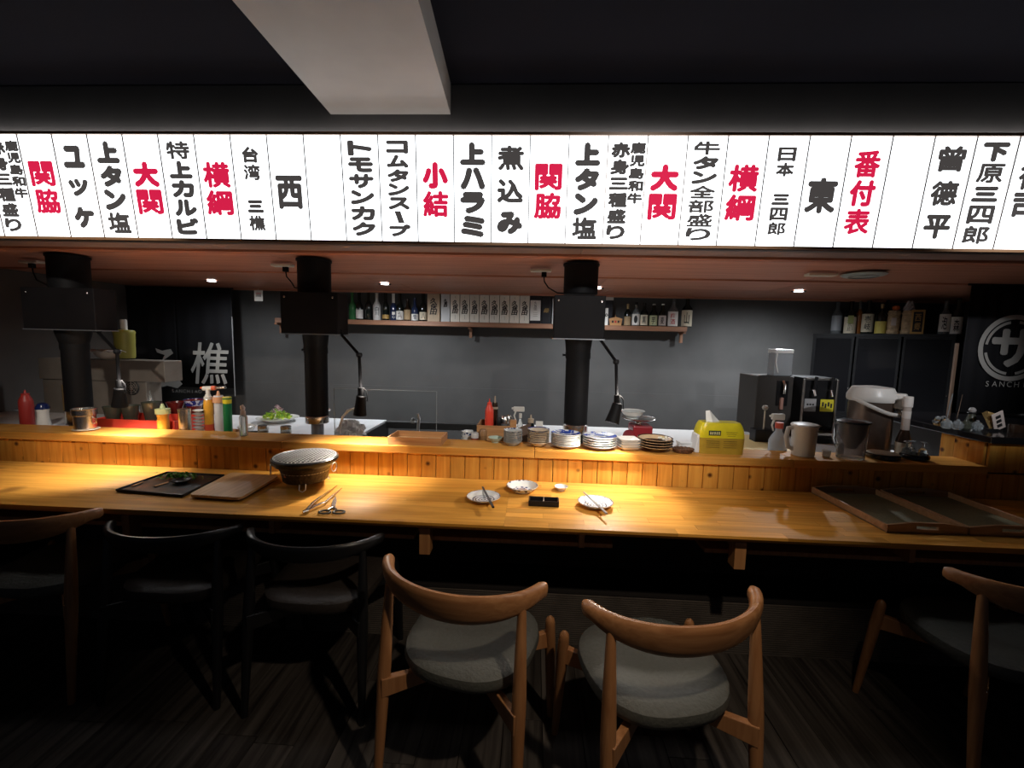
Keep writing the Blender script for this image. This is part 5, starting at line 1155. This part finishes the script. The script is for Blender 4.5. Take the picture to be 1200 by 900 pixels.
# ---------------------------------------------------------------- black cabinet in the right corner
a_, c_ = PZ(953, 390.8, 1.630), PZ(1121, 391.6, 1.630)
d_ = (c_-a_).normalized(); n_ = Vector((-d_.y, d_.x, 0)); L_ = (c_-a_).length; ang = math.atan2(d_.y, d_.x)
print('cabinet', a_, c_)
DP = 0.34
cb = thing('glass_cabinet', 'tall black cabinet with glass doors in the right corner, bottles on top', 'cabinet', (a_.x, a_.y, 0), ang)
m_cab = mat('black_cabinet', (0.008, 0.008, 0.009), 0.5, noise=0.1, spec=0.2)
b = B().box((L_/2, DP/2, 1.617), (L_, DP, 0.026)); b.box((L_/2, DP/2, 0.86), (L_-0.006, DP, 0.03)).box((L_/2, DP/2, 0.04), (L_, DP, 0.08))
b.box((0.011, DP/2+0.006, 0.842), (0.022, DP-0.012, 1.524)).box((L_-0.011, DP/2+0.006, 0.842), (0.022, DP-0.012, 1.524)).box((L_/2, DP-0.006, 0.842), (L_-0.044, 0.012, 1.524)); b.build('carcass', m_cab, cb)
B().box((L_*0.5, 0.012, 0.47), (L_-0.05, 0.02, 0.74)).build('lower_door', m_cab, cb, bevel=0.003)
m_gl = mat('dark_cabinet_glass', (0.010, 0.010, 0.012), 0.25, trans=0.3, ior=1.3, spec=0.12)
for k in range(3):
    xk = L_*(0.17+0.333*k); dr = B().box((0, 0, 0), (L_/3-0.012, 0.005, 0.70)).build('glass_door', m_gl, cb, loc=(xk, 0.010, 1.24))
    b = B()
    for s_ in (-1, 1): b.box((s_*(L_/6-0.016), 0, 0), (0.018, 0.012, 0.725)).box((0, 0, s_*0.354), (L_/3-0.05, 0.012, 0.018))
    b.build('door_frame', m_cab, dr)
    B().lathe([(0, 0), (0.005, 0.003), (0.004, 0.012), (0, 0.014)], 10, M=Matrix.Translation((L_/6-0.016, -0.006, -0.12)) @ Matrix.Rotation(pi/2, 4, 'X'), cap=False).build('door_knob', m_chrome, dr, True)
B().box((L_/2, DP/2, 1.23), (L_-0.05, DP-0.05, 0.012)).build('inner_shelf', m_cab, cb)
for k in range(9):
    xk = 0.10+k*(L_-0.2)/8; o_ = thing('drinking_glass', 'faint tumbler standing inside the dark glass cabinet, %s from the left' % ORD[k], 'glass', a_+d_*xk+n_*0.14, 0, 'tumblers inside the glass cabinet'); o_.location.z = 1.2365
    B().lathe([(0, 0.004), (0.025, 0.004), (0.026, 0), (0.034, 0.12), (0.031, 0.12), (0.024, 0.008), (0, 0.008)], 16, cap=False).build('tumbler', G_clear, o_, True)
ZC = 1.6305
def cab_line(px, off=0.14):       # point on the cabinet top seen at column px
    a2 = a_+n_*off; rdir = ray(px, 380); k_ = rdir.x/rdir.y; s_ = (k_*a2.y-a2.x)/(d_.x-k_*d_.y); s_ = min(max(s_, 0.04), L_-0.04); return a2+d_*s_
def cbottle(px, top, w_, mt, lb, lm, dsc, wr=None, cap=None, ch_=0.07, off=0.14, sh_=0.55, wm=None, neck=0.36):
    p_ = cab_line(px, off); 
    return bottle('liquor_bottle', dsc, 'bottle', px, p_.y, top, w_, mt, cap=cap or mt, sh=sh_, neck=neck, base=ZC, lab=lb, labmat=lm, group='bottles on top of the black cabinet', writing=wr, wmat=wm, cap_h=ch_)
cbottle(970.5, 352, 12, G_clear, (0.1, 0.55), mat('frosted_label', (0.35, 0.37, 0.40), 0.5), 'frosted clear bottle wrapped in film, leftmost on the black cabinet', off=0.12)
cbottle(986, 353, 14, G_dark, (0.02, 0.52), Lb, 'dark bottle with lime neck tag and beige label on the cabinet', '麓', off=0.10)
p_ = cab_line(986, 0.10); o_ = B().box((0, 0, 0), (0.050, 0.004, 0.075)).build('neck_tag', mat('lime_paper', (0.50, 0.55, 0.22), 0.6)); par = [x for x in C.objects if x.name.startswith('liquor_bottle')][-1]; o_.parent = par; o_.location = (-0.035, -0.056, 0.135)
cbottle(996, 352, 8, mat('amber_spirit', (0.30, 0.10, 0.02), 0.15, coat=0.3), None, None, 'narrow amber bottle with grey top between two dark bottles', cap=G_clear, ch_=0.5, off=0.15)
cbottle(1006, 352, 14, G_dark, (0.06, 0.60), Lb, 'broad dark bottle with tall beige label and black writing', '壱岐', off=0.12)
cbottle(1021.5, 356, 13.5, G_dark, (0.02, 0.42), mat('yellow_white_label', (0.60, 0.50, 0.12), 0.6), 'black bottle with yellow and white label and gold cap', cap=mat('gold_foil', (.45, .32, .15)), ch_=0.14, off=0.08, neck=0.30)
cbottle(1027, 347, 10, G_dark, None, None, 'thin black bottle behind the yellow labelled one', off=0.24)
# two straw-wrapped casks with orange, board, cellophane
m_straw = mat('straw_wrap', (0.42, 0.30, 0.18), 0.8, noise=0.35, nscale=40, bump=0.8)
for i, px in enumerate((1047, 1063.5)):
    p_ = cab_line(px, 0.12); R = rad(px, 14.5, p_.y); H = zat(px, 364, p_.y)-ZC
    t = thing('straw_cask', ['straw wrapped little sake cask under the orange', 'straw wrapped little sake cask beside the black and gold plaque'][i], 'cask', (p_.x, p_.y, ZC))
    B().lathe([(R*.95, 0), (R*1.05, H*.10), (R*.85, H*.24), (R*1.0, H*.32), (R, H*.72), (R*.85, H*.78), (R*1.08, H*.88), (R*.9, H)], 24).build('cask', m_straw, t, True)
    for z_ in (0.24, 0.78): B().tube([(R*.88*math.cos(q_), R*.88*math.sin(q_), H*z_) for q_ in [2*pi*k/24 for k in range(24)]], 0.005, 6, closed=True).build('rope', m_straw, t, True)
    if i == 0:
        ag = math.atan2(-p_.y, -p_.x); B().box((R*1.0*math.cos(ag), R*1.0*math.sin(ag), H*.52), (0.004, 0.035, H*.32), R=Matrix.Rotation(ag, 3, 'Z')).build('paper_label', Lp, t)
        t3 = thing('orange_fruit', 'bright orange fruit sitting on the left straw cask', 'fruit', (p_.x+0.01, p_.y, ZC+H+0.0005)); B().lathe([(0.008, 0), (0.022, 0.006), (0.029, 0.020), (0.027, 0.034), (0.014, 0.043), (0, 0.041)], 20).build('fruit', mat('orange_skin', (0.75, 0.16, 0.03), 0.5), t3, True)
    vs = []; fs = []
    n = 16
    for j in range(5):
        for k in range(n):
            q_ = 2*pi*k/n; r_ = R*(1.0-0.16*j+0.12*math.sin(q_*5+j*2)); vs.append((r_*math.cos(q_), r_*math.sin(q_), H+0.002+j*0.020+0.006*math.sin(q_*3+j)))
    for j in range(4):
        for k in range(n): fs.append((j*n+k, j*n+(k+1) % n, (j+1)*n+(k+1) % n, (j+1)*n+k))
    if i: 
        t4 = thing('cellophane_wrap', 'crumpled clear cellophane gathered above the straw casks', 'wrapping', (p_.x, p_.y, ZC+0.0)); B().add(vs, fs).build('film', mat('cellophane', (0.75, 0.72, 0.75), 0.15, trans=0.6, ior=1.2), t4)
p_ = cab_line(1075, 0.07); t = thing('wooden_plaque', 'upright wooden plaque with black face and gold characters', 'plaque', (p_.x, p_.y, ZC)); w_ = 2*rad(1075, 15, p_.y); H = zat(1075, 363, p_.y)-ZC
Rz = Matrix.Rotation(math.radians(-35), 3, 'Z')
B().box((0, 0, H/2), (w_, 0.018, H), R=Rz).build('frame', mat('gold_wood', (0.45, 0.26, 0.08), 0.5), t, bevel=0.002)
fd = Rz @ Vector((0, -1, 0)); B().box(Vector((0, 0, H/2))+fd*0.0095, (w_*0.70, 0.003, H*0.82), R=Rz).build('face', m_nvc, t)
g = B(); M = plane(Vector((0, 0, H/2))+fd*0.0125, Rz @ Vector((1, 0, 0)), (0, 0, 1)); [put_glyph(g, c2_, 0, (0.5-k)*H*0.36, w_*0.45, H*0.30, M, 0.01) for k, c2_ in enumerate('西郷')]; g.build('lettering', mat('gold_wood', (.45, .26, .08)), t)
cbottle(1094.5, 352, 13, G_clear, (0.08, 0.60), Lw, 'clear bottle with white label right of the gold plaque', '泡', off=0.10)
cbottle(1108.5, 349, 13.5, G_dark, (0.02, 0.48), Lw, 'dark bottle with white label, rightmost on the black cabinet', '森', off=0.10)
# ---------------------------------------------------------------- drink machines behind the right ledge
YM = 3.25; p0, p1 = xat(888, 440, YM), xat(932, 440, YM); zt_ = zat(905, 441, YM)
t = thing('beer_dispenser', 'dark brown beverage dispenser with steel spout, under the clear pitcher', 'dispenser', ((p0+p1)/2, YM+0.14, ZW)); W = p1-p0; H = zt_-ZW
m_dbr = mat('dark_brown_casing', (0.045, 0.040, 0.036), 0.45)
B().box((0, 0.0, H/2), (W, 0.28, H)).build('casing', m_dbr, t, bevel=0.006)
B().box((W*0.18, -0.142, H*0.72), (W*0.30, 0.01, H*0.42)).build('recess', m_black, t)
B().tube([(W*0.18, -0.15, H*0.92), (W*0.18, -0.175, H*0.86), (W*0.18, -0.175, H*0.72)], 0.012, 10).build('spout', m_chrome, t, True)
B().box((W*0.16, -0.155, H*0.55), (0.02, 0.02, H*0.2)).build('lever', mat('rosy_lever', (0.45, 0.25, 0.20), 0.4), t, bevel=0.003)
p0, p1 = xat(933, 440, YM-0.05), xat(975, 440, YM-0.05); zt2 = zat(955, 442, YM-0.05)
t = thing('beer_tap_tower', 'black beer tap tower with chrome frame and two small stickers', 'beer tap', ((p0+p1)/2+0.010, YM+0.02, ZW)); W = p1-p0-0.01; H = zt2-ZW
B().box((0, 0, H/2), (W, 0.26, H)).build('casing', m_cab, t, bevel=0.004)
for s_ in (-1, 1): B().box((s_*(W/2-0.006), -0.135, H*0.55), (0.014, 0.014, H*0.86)).build('frame_bar', m_steel, t, bevel=0.003)
B().box((0, -0.135, H-0.01), (W-0.03, 0.014, 0.014)).build('frame_bar', m_steel, t, bevel=0.003)
for s_ in (-0.5, 0.45):
    B().tube([(s_*W*0.5, -0.13, H*0.80), (s_*W*0.5, -0.17, H*0.80), (s_*W*0.5, -0.185, H*0.72)], [0.012, 0.010, 0.008], 10).build('tap', m_chrome, t, True)
    B().tube([(s_*W*0.5, -0.165, H*0.82), (s_*W*0.5+0.01, -0.165, H*1.02)], [0.008, 0.011], 10).build('tap_handle', m_black, t, True)
B().box((-W*0.24, -0.1315, H*0.56), (W*0.34, 0.002, W*0.38)).build('sticker', mat('grey_sticker', (0.30, 0.30, 0.30), 0.5), t, bevel=0.0005)
B().box((W*0.24, -0.1315, H*0.56), (W*0.38, 0.002, W*0.36)).build('sticker', mat('yellow_sticker', (0.60, 0.52, 0.03), 0.5), t)
for k in range(4): B().box((W*0.12+W*0.08*k, -0.134, H*0.58-0.01*(k % 2)), (W*0.05, 0.001, 0.03)).build('sticker_mark', m_inkp, t)
for k in range(3): B().box((-W*0.32+W*0.08*k, -0.134, H*0.57), (W*0.05, 0.001, 0.012)).build('sticker_mark', m_inkp, t)
B().box((0, -0.19, 0.06), (W-0.01, 0.10, 0.02)).build('drip_tray', m_steel, t, bevel=0.003)
B().box((0, -0.20, 0.025), (W*0.9, 0.10, 0.05)).build('drip_base', m_cab, t)
zt3 = zt_+0.0005; xx = xat(913.5, 430, YM+0.10); t = thing('pitcher', 'clear rectangular pitcher with white lid standing on the dark dispenser', 'pitcher', (xx, YM+0.10, zt3)); w_ = xat(924, 430, YM+.1)-xat(903, 430, YM+.1); H = zat(913, 409, YM+0.10)-zt3
B().box((0, 0, H*0.42), (w_, w_*0.8, H*0.84)).build('jug', mat('frosted_jug', (0.45, 0.48, 0.50), 0.3, trans=0.35, ior=1.2), t, bevel=0.008)
B().box((0.0, 0, H*0.92), (w_*1.02, w_*0.82, H*0.15)).build('lid', m_white, t, bevel=0.005)
B().tube([(-w_*0.40, -w_*0.42, H*0.85), (-w_*0.46, -w_*0.46, H*0.5), (-w_*0.30, -w_*0.44, H*0.12)], 0.005, 8).build('handle_rib', m_white, t, True)
xx = xat(895, 477, 2.95); t = thing('whisk_stand', 'small dark holder with pale round knob in front of the dispenser', 'utensil holder', (xx, 2.95, ZW)); zk = zat(895, 478, 2.95)-ZW
B().box((0, 0, 0.05), (0.12, 0.08, 0.10)).build('holder', m_black, t, bevel=0.005); B().tube([(0.01, 0, 0.10), (0.01, 0, zk-0.02)], 0.005, 8).build('stem', m_clay, t)
B().lathe([(0, -0.018), (0.014, -0.01), (0.020, 0.003), (0.013, 0.016), (0, 0.019)], 16, c=(0.01, 0, zk), cap=False).build('knob', mat('pale_knob', (0.35, 0.32, 0.28), 0.5), t, True)
# cream tray, trigger sprayer
Q = [PZ(a, c2_, ZW+0.012) for a, c2_ in ((868, 527), (943, 531), (900, 512), (868, 510))]; o_ = sum(Q, Vector())/4
t = thing('cream_tray', 'cream coloured wooden tray lying behind the ledge near the tissues', 'tray', (o_.x, o_.y, ZW))
B().prism(rounded([(q2.x-o_.x, q2.y-o_.y) for q2 in Q], 0.06), 0.02, z0=0.0).build('board', mat('cream_board', (0.80, 0.62, 0.30), 0.45), t, bevel=0.003)
m_blu = mat('bluish_plastic', (0.62, 0.68, 0.76), 0.25, trans=0.4, ior=1.3)
def sprayer(px, Y, top, w_, label, body, head, dirx, col=None, base=ZW):
    xx = xat(px, 500, Y); H = zat(px, top, Y)-base; R = rad(px, w_, Y)
    t = thing('trigger_sprayer', label, 'spray bottle', (xx, Y, base))
    B().lathe([(R*.95, 0), (R, 0.006), (R, H*.42), (R*.75, H*.52), (R*.38, H*.62), (R*.38, H*.70)], 24).build('body', body, t, True)
    B().lathe([(R*.45, H*.68), (R*.45, H*.80)], 16).build('collar', col or head, t, True)
    B().box((dirx*0.010, 0, H*.92), (0.070, 0.022, H*.13)).build('head', head, t, bevel=0.005)
    B().tube([(dirx*0.030, 0, H*.86), (dirx*0.040, 0, H*.74), (dirx*0.030, 0, H*.62)], [0.006, 0.005, 0.004], 8).build('trigger', head, t, True)
    B().tube([(dirx*0.042, 0, H*.94), (dirx*0.056, 0, H*.93)], [0.008, 0.006], 8).build('nozzle', head, t, True)
sprayer(913, 2.53, 484, 22, 'white trigger sprayer with red collar left of the white pitcher', m_blu, m_wpl, -1, mat('red_collar', (0.65, 0.10, 0.06), 0.4))
# hot water dispenser
YH = 2.62; xx = xat(1022, 490, YH); t = thing('water_boiler', 'electric hot water pot with white lid, white carry handle and brown steel body', 'hot water pot', (xx, YH+0.02, ZW)); R = rad(1022, 57, YH); zl = zat(1022, 470, YH)-ZW; zt_ = zat(1022, 454, YH)-ZW
B().lathe([(R*.92, 0), (R*.96, 0.03), (R*.93, zl)], 40).build('body', mat('brown_steel_skin', (0.16, 0.115, 0.09), 0.28, 0.7, noise=0.1), t, True)
B().lathe([(R*1.0, zl), (R*1.05, zl+0.01), (R*1.05, zl+0.035), (R*.85, zt_), (R*.3, zt_+0.008), (0, zt_+0.008)], 40).build('lid', mat('lid_white', (0.62, 0.60, 0.56), 0.35), t, True)
B().box((R*.72, -R*.72, zl+0.012), (0.075, 0.06, 0.085), R=Matrix.Rotation(math.radians(-45), 3, 'Z')).build('spout_block', mat('lid_white', (.62, .6, .56)), t, bevel=0.008)
pts = [(-R*.98, -0.02, zl+0.015), (-R*.75, -R*.85, zl-0.015), (0, -R*1.16, zl-0.055), (R*.70, -R*.98, zl-0.06), (R*1.02, -0.03, zl-0.03)]
def smooth(P, k=6):
    P = [Vector(p) for p in P]; out = []
    for i in range(len(P)-1):
        a, b2, c2_, d2 = P[max(i-1, 0)], P[i], P[i+1], P[min(i+2, len(P)-1)]
        for j in range(k):
            s_ = j/k; out.append(0.5*((2*b2)+(c2_-a)*s_+(2*a-5*b2+4*c2_-d2)*s_*s_+(3*b2-a-3*c2_+d2)*s_**3))
    return out+[P[-1]]
B().tube(smooth(pts), 0.008, 10, sq=1.4).build('carry_handle', mat('lid_white', (.62, .6, .56)), t, True)
# syrup bottle with pump cap
bt = bottle('syrup_bottle', 'dark round shouldered liqueur bottle with cream label and tall pale cap', 'bottle', 1063, 2.47, 465, 19, G_brown, cap=mat('pale_cap', (0.42, 0.36, 0.32), 0.5), sh=0.36, neck=0.48, base=ZW, lab=(0.10, 0.36), labmat=Lb, cap_h=0.46)
R = rad(1063, 19, 2.47); H = zat(1063, 465, 2.47)-ZW; B().lathe([(R*.66, H*.86), (R*.66, H), (R*.6, H*1.005), (0, H*1.005)], 20).build('pump_cap', mat('white_cap', (0.60, 0.56, 0.52), 0.4), bt, True)
B().lathe([(R*.55, H*.70), (R*.58, H*.80)], 20).build('cap_ring', mat('white_cap', (.6, .56, .52)), bt, True)
# round black trays in front of the boiler
for i, (px, w_, topm, lb) in enumerate(((1036, 40, mat('cream_felt', (0.50, 0.42, 0.30), 0.8), 'round black stand with cream top in front of the hot water pot'), (1074, 34, m_blk, 'round black stand with glass pieces, right end of the ledge'))):
    p_ = Vector((LX(px, 2.375), 2.375, ZL)); R = rad(px, w_, 2.375)*1.05; t = thing('round_stand', lb, 'stand', p_)
    B().lathe([(R*.85, 0), (R, 0.008), (R*1.0, 0.022), (R*.95, 0.026)], 36).build('base', m_blk, t, True)
    B().lathe([(R*.9, 0.0262), (R*.88, 0.030), (0, 0.031)], 36).build('top', topm, t, True)
    if i:
        for k in range(3):
            o2 = thing('clear_glass', 'clear upturned glass on the black round stand, %s of three' % ('left', 'middle', 'right')[k], 'glass', p_+Vector((-0.045+0.042*k, 0.02*(k == 1), 0.0315)), 0, 'glasses on the black round stand')
            B().lathe([(0.020, 0), (0.018, 0.02), (0.005, 0.03), (0.004, 0.055), (0.016, 0.058), (0.016, 0.061), (0, 0.061)], 18, cap=False).build('glass', G_clear, o2, True)
# things on the raised side counter
ZT = 0.885+0.1875+0.0005
def scp(px, Y=2.5): return Vector((xat(px, 500, Y), Y, ZT))
m_gold = mat('gold_metal', (0.55, 0.36, 0.14), 0.3, 0.8, noise=0.3, nscale=60, bump=0.5)
t = thing('glass_ornament', 'cluster of faceted golden glass baubles, leftmost on the black counter', 'ornament', scp(1099, 2.55))
for k in range(10):
    a = k*2.4; o_ = B().lathe([(0, 0), (0.010, 0.004), (0.013, 0.012), (0.009, 0.021), (0, 0.025)], 7, c=(0.020*(k % 4)/1.5*math.cos(a), 0.018*(k % 3)*math.sin(a), 0.012*(k % 4))).build('bauble', G_clear if k % 2 else m_gold, t)
t = thing('acrylic_stand', 'thin upright clear menu holder on the black counter', 'menu holder', scp(1115, 2.52)); hh = zat(1115, 462, 2.52)-ZT
B().box((0, 0, hh/2+0.004), (0.055, 0.004, hh), R=Matrix.Rotation(math.radians(6), 3, 'Y')).build('sheet', m_acr, t); B().box((0, 0, 0.003), (0.07, 0.05, 0.006)).build('foot', m_acr, t)
B().box((-0.026, 0, hh/2+0.004), (0.003, 0.005, hh), R=Matrix.Rotation(math.radians(6), 3, 'Y')).build('edge', m_edge, t)
for i, (px, Y, mt, lb) in enumerate(((1109, 2.48, G_clear, 'small faceted clear glass jar left of the menu holder'), (1122, 2.46, G_clear, 'small faceted clear glass jar right of the menu holder'), (1131, 2.46, m_dkb, 'little green grey lidded jar on the black counter'), (1145, 2.44, G_clear, 'clear glass sugar bowl on the black counter'))):
    t = thing('glass_jar', lb, 'jar', scp(px, Y)); B().lathe([(0.016, 0), (0.024, 0.01), (0.026, 0.03), (0.018, 0.038), (0.019, 0.042), (0.008, 0.048), (0.006, 0.056), (0, 0.058)], 9 if mt is G_clear else 20).build('jar', mt, t)
t = thing('figurine', 'small dark standing figurine with round pale head on the black counter', 'figurine', scp(1137, 2.56)); hh = zat(1137, 477, 2.56)-ZT
B().lathe([(0.030, 0), (0.026, 0.03), (0.014, hh*0.66), (0.010, hh*0.7)], 20).build('body', m_dkb, t, True); B().lathe([(0, 0), (0.014, 0.006), (0.017, 0.018), (0.010, 0.030), (0, 0.033)], 18, c=(0, 0, hh*0.7), cap=False).build('head', mat('grey_head', (0.25, 0.24, 0.23), 0.4), t, True)
B().lathe([(0.022, 0), (0.020, 0.003), (0.0, 0.006)], 18, c=(0, 0, hh*0.7)).build('collar', m_black, t, True)
t = thing('gold_ornament', 'gold fan shaped ornament tilted on the black counter', 'ornament', scp(1161, 2.46)); hh = zat(1161, 482, 2.46)-ZT
B().add([(0, 0, 0), (0.02, .01, 0), (-0.055, 0, hh*.9), (-0.02, .012, hh), (0.03, 0, hh*.85), (0.012, -.012, hh*.4)], [(0,1,4,5),(0,5,2),(5,4,3,2),(0,2,3,1),(1,3,4)]).build('fan', m_gold, t)
B().box((0, 0, 0.006), (0.05, 0.04, 0.012)).build('foot', m_black, t)
t = thing('price_card', 'pale card with dark characters leaning on the gold ornament', 'card', scp(1176, 2.44)); hh = zat(1174, 484, 2.44)-ZT
Rl = Matrix.Rotation(math.radians(-28), 3, 'Y') @ Matrix.Rotation(math.radians(12), 3, 'X'); B().box((-0.03, 0, hh/2+0.006), (0.060, 0.004, hh*1.05), R=Rl).build('card', Lp, t)
for k in range(3): B().box(Vector((-0.03, 0, hh/2+0.006)) + Rl @ Vector((0, -0.003, (1-k)*hh*0.27)), (0.026, 0.001, hh*0.18), R=Rl).build('character_mark', m_inkp, t)
t = thing('brown_bottle_pair', 'low brown lidded tin at the right edge on the black counter', 'tin', scp(1192, 2.44)); B().lathe([(0.034, 0), (0.036, 0.03), (0.034, 0.04), (0, 0.042)], 20).build('tin', G_brown, t, True)
t.name = 'lidded_tin'
# post light between cabinet and banner
t = thing('wall_post', 'slim brownish upright post between cabinet and right banner', 'post', (xat(1117, 440, 3.0), 3.0, 0.0)); B().box((0, 0, (zat(1117, 402, 3.0))/2), (0.014, 0.014, zat(1117, 402, 3.0))).build('post', mat('brown_post', (0.14, 0.09, 0.06), 0.5), t)
# ---------------------------------------------------------------- things around the right worktop
x_ = xat(580, 500, 2.60); t = thing('wooden_caddy', 'wooden caddy tray holding the red sauce bottle and shakers', 'caddy', (x_, 2.64, ZW)); W = 40/F*2.62; hc = zat(590, 497, 2.6)-ZW
B().box((0, 0, 0.005), (W, 0.20, 0.01)).build('base', m_bwood, t)
for s_ in (-1, 1): B().box((0, s_*0.097, hc/2), (W, 0.008, hc)).build('side', m_bwood, t, bevel=0.001); B().box((s_*(W/2-0.004), 0, hc/2), (0.008, 0.185, hc)).build('side', m_bwood, t, bevel=0.001)
zc_ = ZW+0.0105
bottle('sauce_bottle', 'bright red squeeze bottle with pointed tip, standing in the wooden caddy', 'bottle', 573.5, 2.61, 467, 10.3, m_rp, sh=0.72, neck=0.40, nozzle=True, cap_h=0.16, base=zc_)
bottle('sauce_bottle', 'dark sauce bottle with tan neck behind the bright red bottle', 'bottle', 580, 2.68, 464, 8, G_brown, cap=mat('tan_spout', (0.42, 0.34, 0.25), 0.5), sh=0.66, neck=0.7, nozzle=True, cap_h=0.42, base=zc_)
for i, (px, Y, top, mt, lb) in enumerate(((584.5, 2.60, 489, m_black, 'tiny dark shaker in the wooden caddy'), (591.5, 2.62, 487, G_clear, 'glass shaker with steel lid in the wooden caddy'), (596, 2.69, 486, G_clear, 'glass shaker behind, next to the wooden block'))):
    xx = xat(px, 490, Y); H = zat(px, top, Y)-zc_; R = rad(px, (6, 9, 8)[i], Y); t = thing('shaker', lb, 'shaker', (xx, Y, zc_)); B().lathe([(R*.95, 0), (R, .005), (R, H*.75)], 16).build('body', mt, t, True); B().lathe([(R*1.04, H*.75), (R*1.04, H*.92), (R*.6, H)], 16).build('lid', m_chrome if i else m_black, t, True)
sprayer(609.5, 2.74, 476, 8, 'white trigger sprayer with clear body behind the small bowl stack', m_clr, m_wpl, -1, None)
t = thing('wooden_block', 'small wooden block standing left of the clear sprayer', 'block', (xat(601.5, 495, 2.56), 2.56, ZW)); B().box((0, 0, (zat(601, 492, 2.56)-ZW)/2), (0.038, 0.03, zat(601, 492, 2.56)-ZW)).build('block', m_bwood, t, bevel=0.002)
t = thing('menu_folder', 'dark brown folder leaning behind the bowls', 'folder', (xat(611, 500, 2.50), 2.515, ZW)); hh = zat(615, 496, 2.5)-ZW
B().add([(-0.055, 0, 0), (0.055, 0, 0), (0.055, 0, hh), (-0.045, 0, hh*.72), (-0.055, .015, 0), (0.055, .015, 0), (0.055, .015, hh), (-0.045, .015, hh*.72)], [(0,1,2,3),(5,4,7,6),(0,3,7,4),(1,5,6,2),(3,2,6,7),(0,4,5,1)]).build('cover', mat('brown_leather_cover', (0.12, 0.08, 0.06), 0.5), t)
bottle('soy_bottle', 'black soy sauce bottle with tan stopper behind the beige bowl stack', 'bottle', 622.5, 2.55, 486, 10, G_dark, cap=mat('tan_spout', (.42, .34, .25)), sh=0.62, neck=0.55, cap_h=0.20, nozzle=True)
t = thing('note_card', 'blank white card propped behind the beige bowl stack', 'card', (xat(632, 498, 2.72), 2.72, ZW)); B().box((0, 0, (zat(632, 493.5, 2.72)-ZW)/2), (0.045, 0.004, zat(632, 493.5, 2.72)-ZW), R=None).build('card', m_white, t)
for i, (px, w_, top, mt, lb) in enumerate(((556.5, 9, 507, mat('red_brown_spice', (0.22, 0.04, 0.02), 0.5), 'short jar of red brown spice, left of the pair behind the ledge'), (566.5, 8.5, 503, mat('brown_spice_jar', (0.22, 0.12, 0.05), 0.5), 'taller jar of light brown spice, right of the pair behind the ledge'))):
    Y = 2.50; xx = xat(px, 510, Y); H = zat(px, top, Y)-ZW; R = rad(px, w_, Y); t = thing('spice_jar', lb, 'jar', (xx, Y, ZW)); B().lathe([(R*.95, 0), (R, .005), (R, H*.72)], 18).build('jar', mt, t, True); B().lathe([(R*1.05, H*.72), (R*1.05, H*.96), (R*.9, H)], 18).build('lid', [mat('grey_lid', (.5, .5, .5), .4), mat('brown_lid', (0.30, 0.17, 0.08), 0.4)][i], t, True)
xx = xat(571, 500, 2.62)
for k in range(3): tag(plate('tea_bowl', (m_white, m_dots if k == 2 else m_white), rad(571, 15, 2.57), 0.05, 0.45, loc=(xat(570.5, 500, 2.565), 2.572, ZW+0.006+0.022*k) if 0 else (xat(548, 500, 2.60), 2.60, ZW+0.022*k)), 'small white bowl, %s of three nested left of the spice jars' % ('bottom', 'middle', 'top')[k], 'bowl', 'three small white bowls behind the ledge')
x_ = LX(580.5, 2.42); tag(plate('celadon_bowl', (mat('celadon', (0.45, 0.55, 0.46), 0.3, coat=0.3), mat('celadon', (.45, .55, .46))), rad(580, 18, 2.42), 0.030, 0.45, loc=(x_, 2.42, ZL)), 'pale celadon green bowl left of the small grey bowl stack', 'bowl')
# red kitchen scale with a bowl on it
YK = 2.72; xx = xat(748, 500, YK); t = thing('kitchen_scale', 'dark red kitchen scale with round dial and steel pan', 'scale', (xx, YK, ZW)); m_sr = mat('scale_red', (0.28, 0.02, 0.03), 0.35, coat=0.2); w_ = 28/F*YK; h1 = zat(748, 497, YK)-ZW; h2 = zat(748, 491, YK)-ZW
B().box((0.012, 0, h1/2), (w_*0.8, 0.14, h1)).build('body', m_sr, t, bevel=0.008)
B().lathe([(0, 0), (0.055, 0), (0.058, 0.004), (0.058, 0.018), (0, 0.022)], 28, M=Matrix.Translation((-w_*0.36, -0.05, h1*0.42)) @ Matrix.Rotation(-pi/2, 4, 'Y') @ Matrix.Rotation(0.5, 4, 'X'), cap=False).build('dial', m_sr, t, True)
B().lathe([(0.022, h1), (0.022, h2)], 16).build('post', m_chrome, t, True)
B().lathe([(0, h2), (0.09, h2), (0.105, h2+0.008), (0.103, h2+0.010), (0.088, h2+0.004), (0, h2+0.004)], 36, cap=False).build('pan', m_chrome, t, True)
z_ = ZW+h2+0.0045; tag(plate('weighed_bowl', (m_grey, m_white), rad(742, 29, YK), max(0.03, zat(742, 481, YK)-z_), 0.5, loc=(xat(741, 490, YK), YK, z_)), 'white rimmed bowl sitting on the red scale', 'bowl')
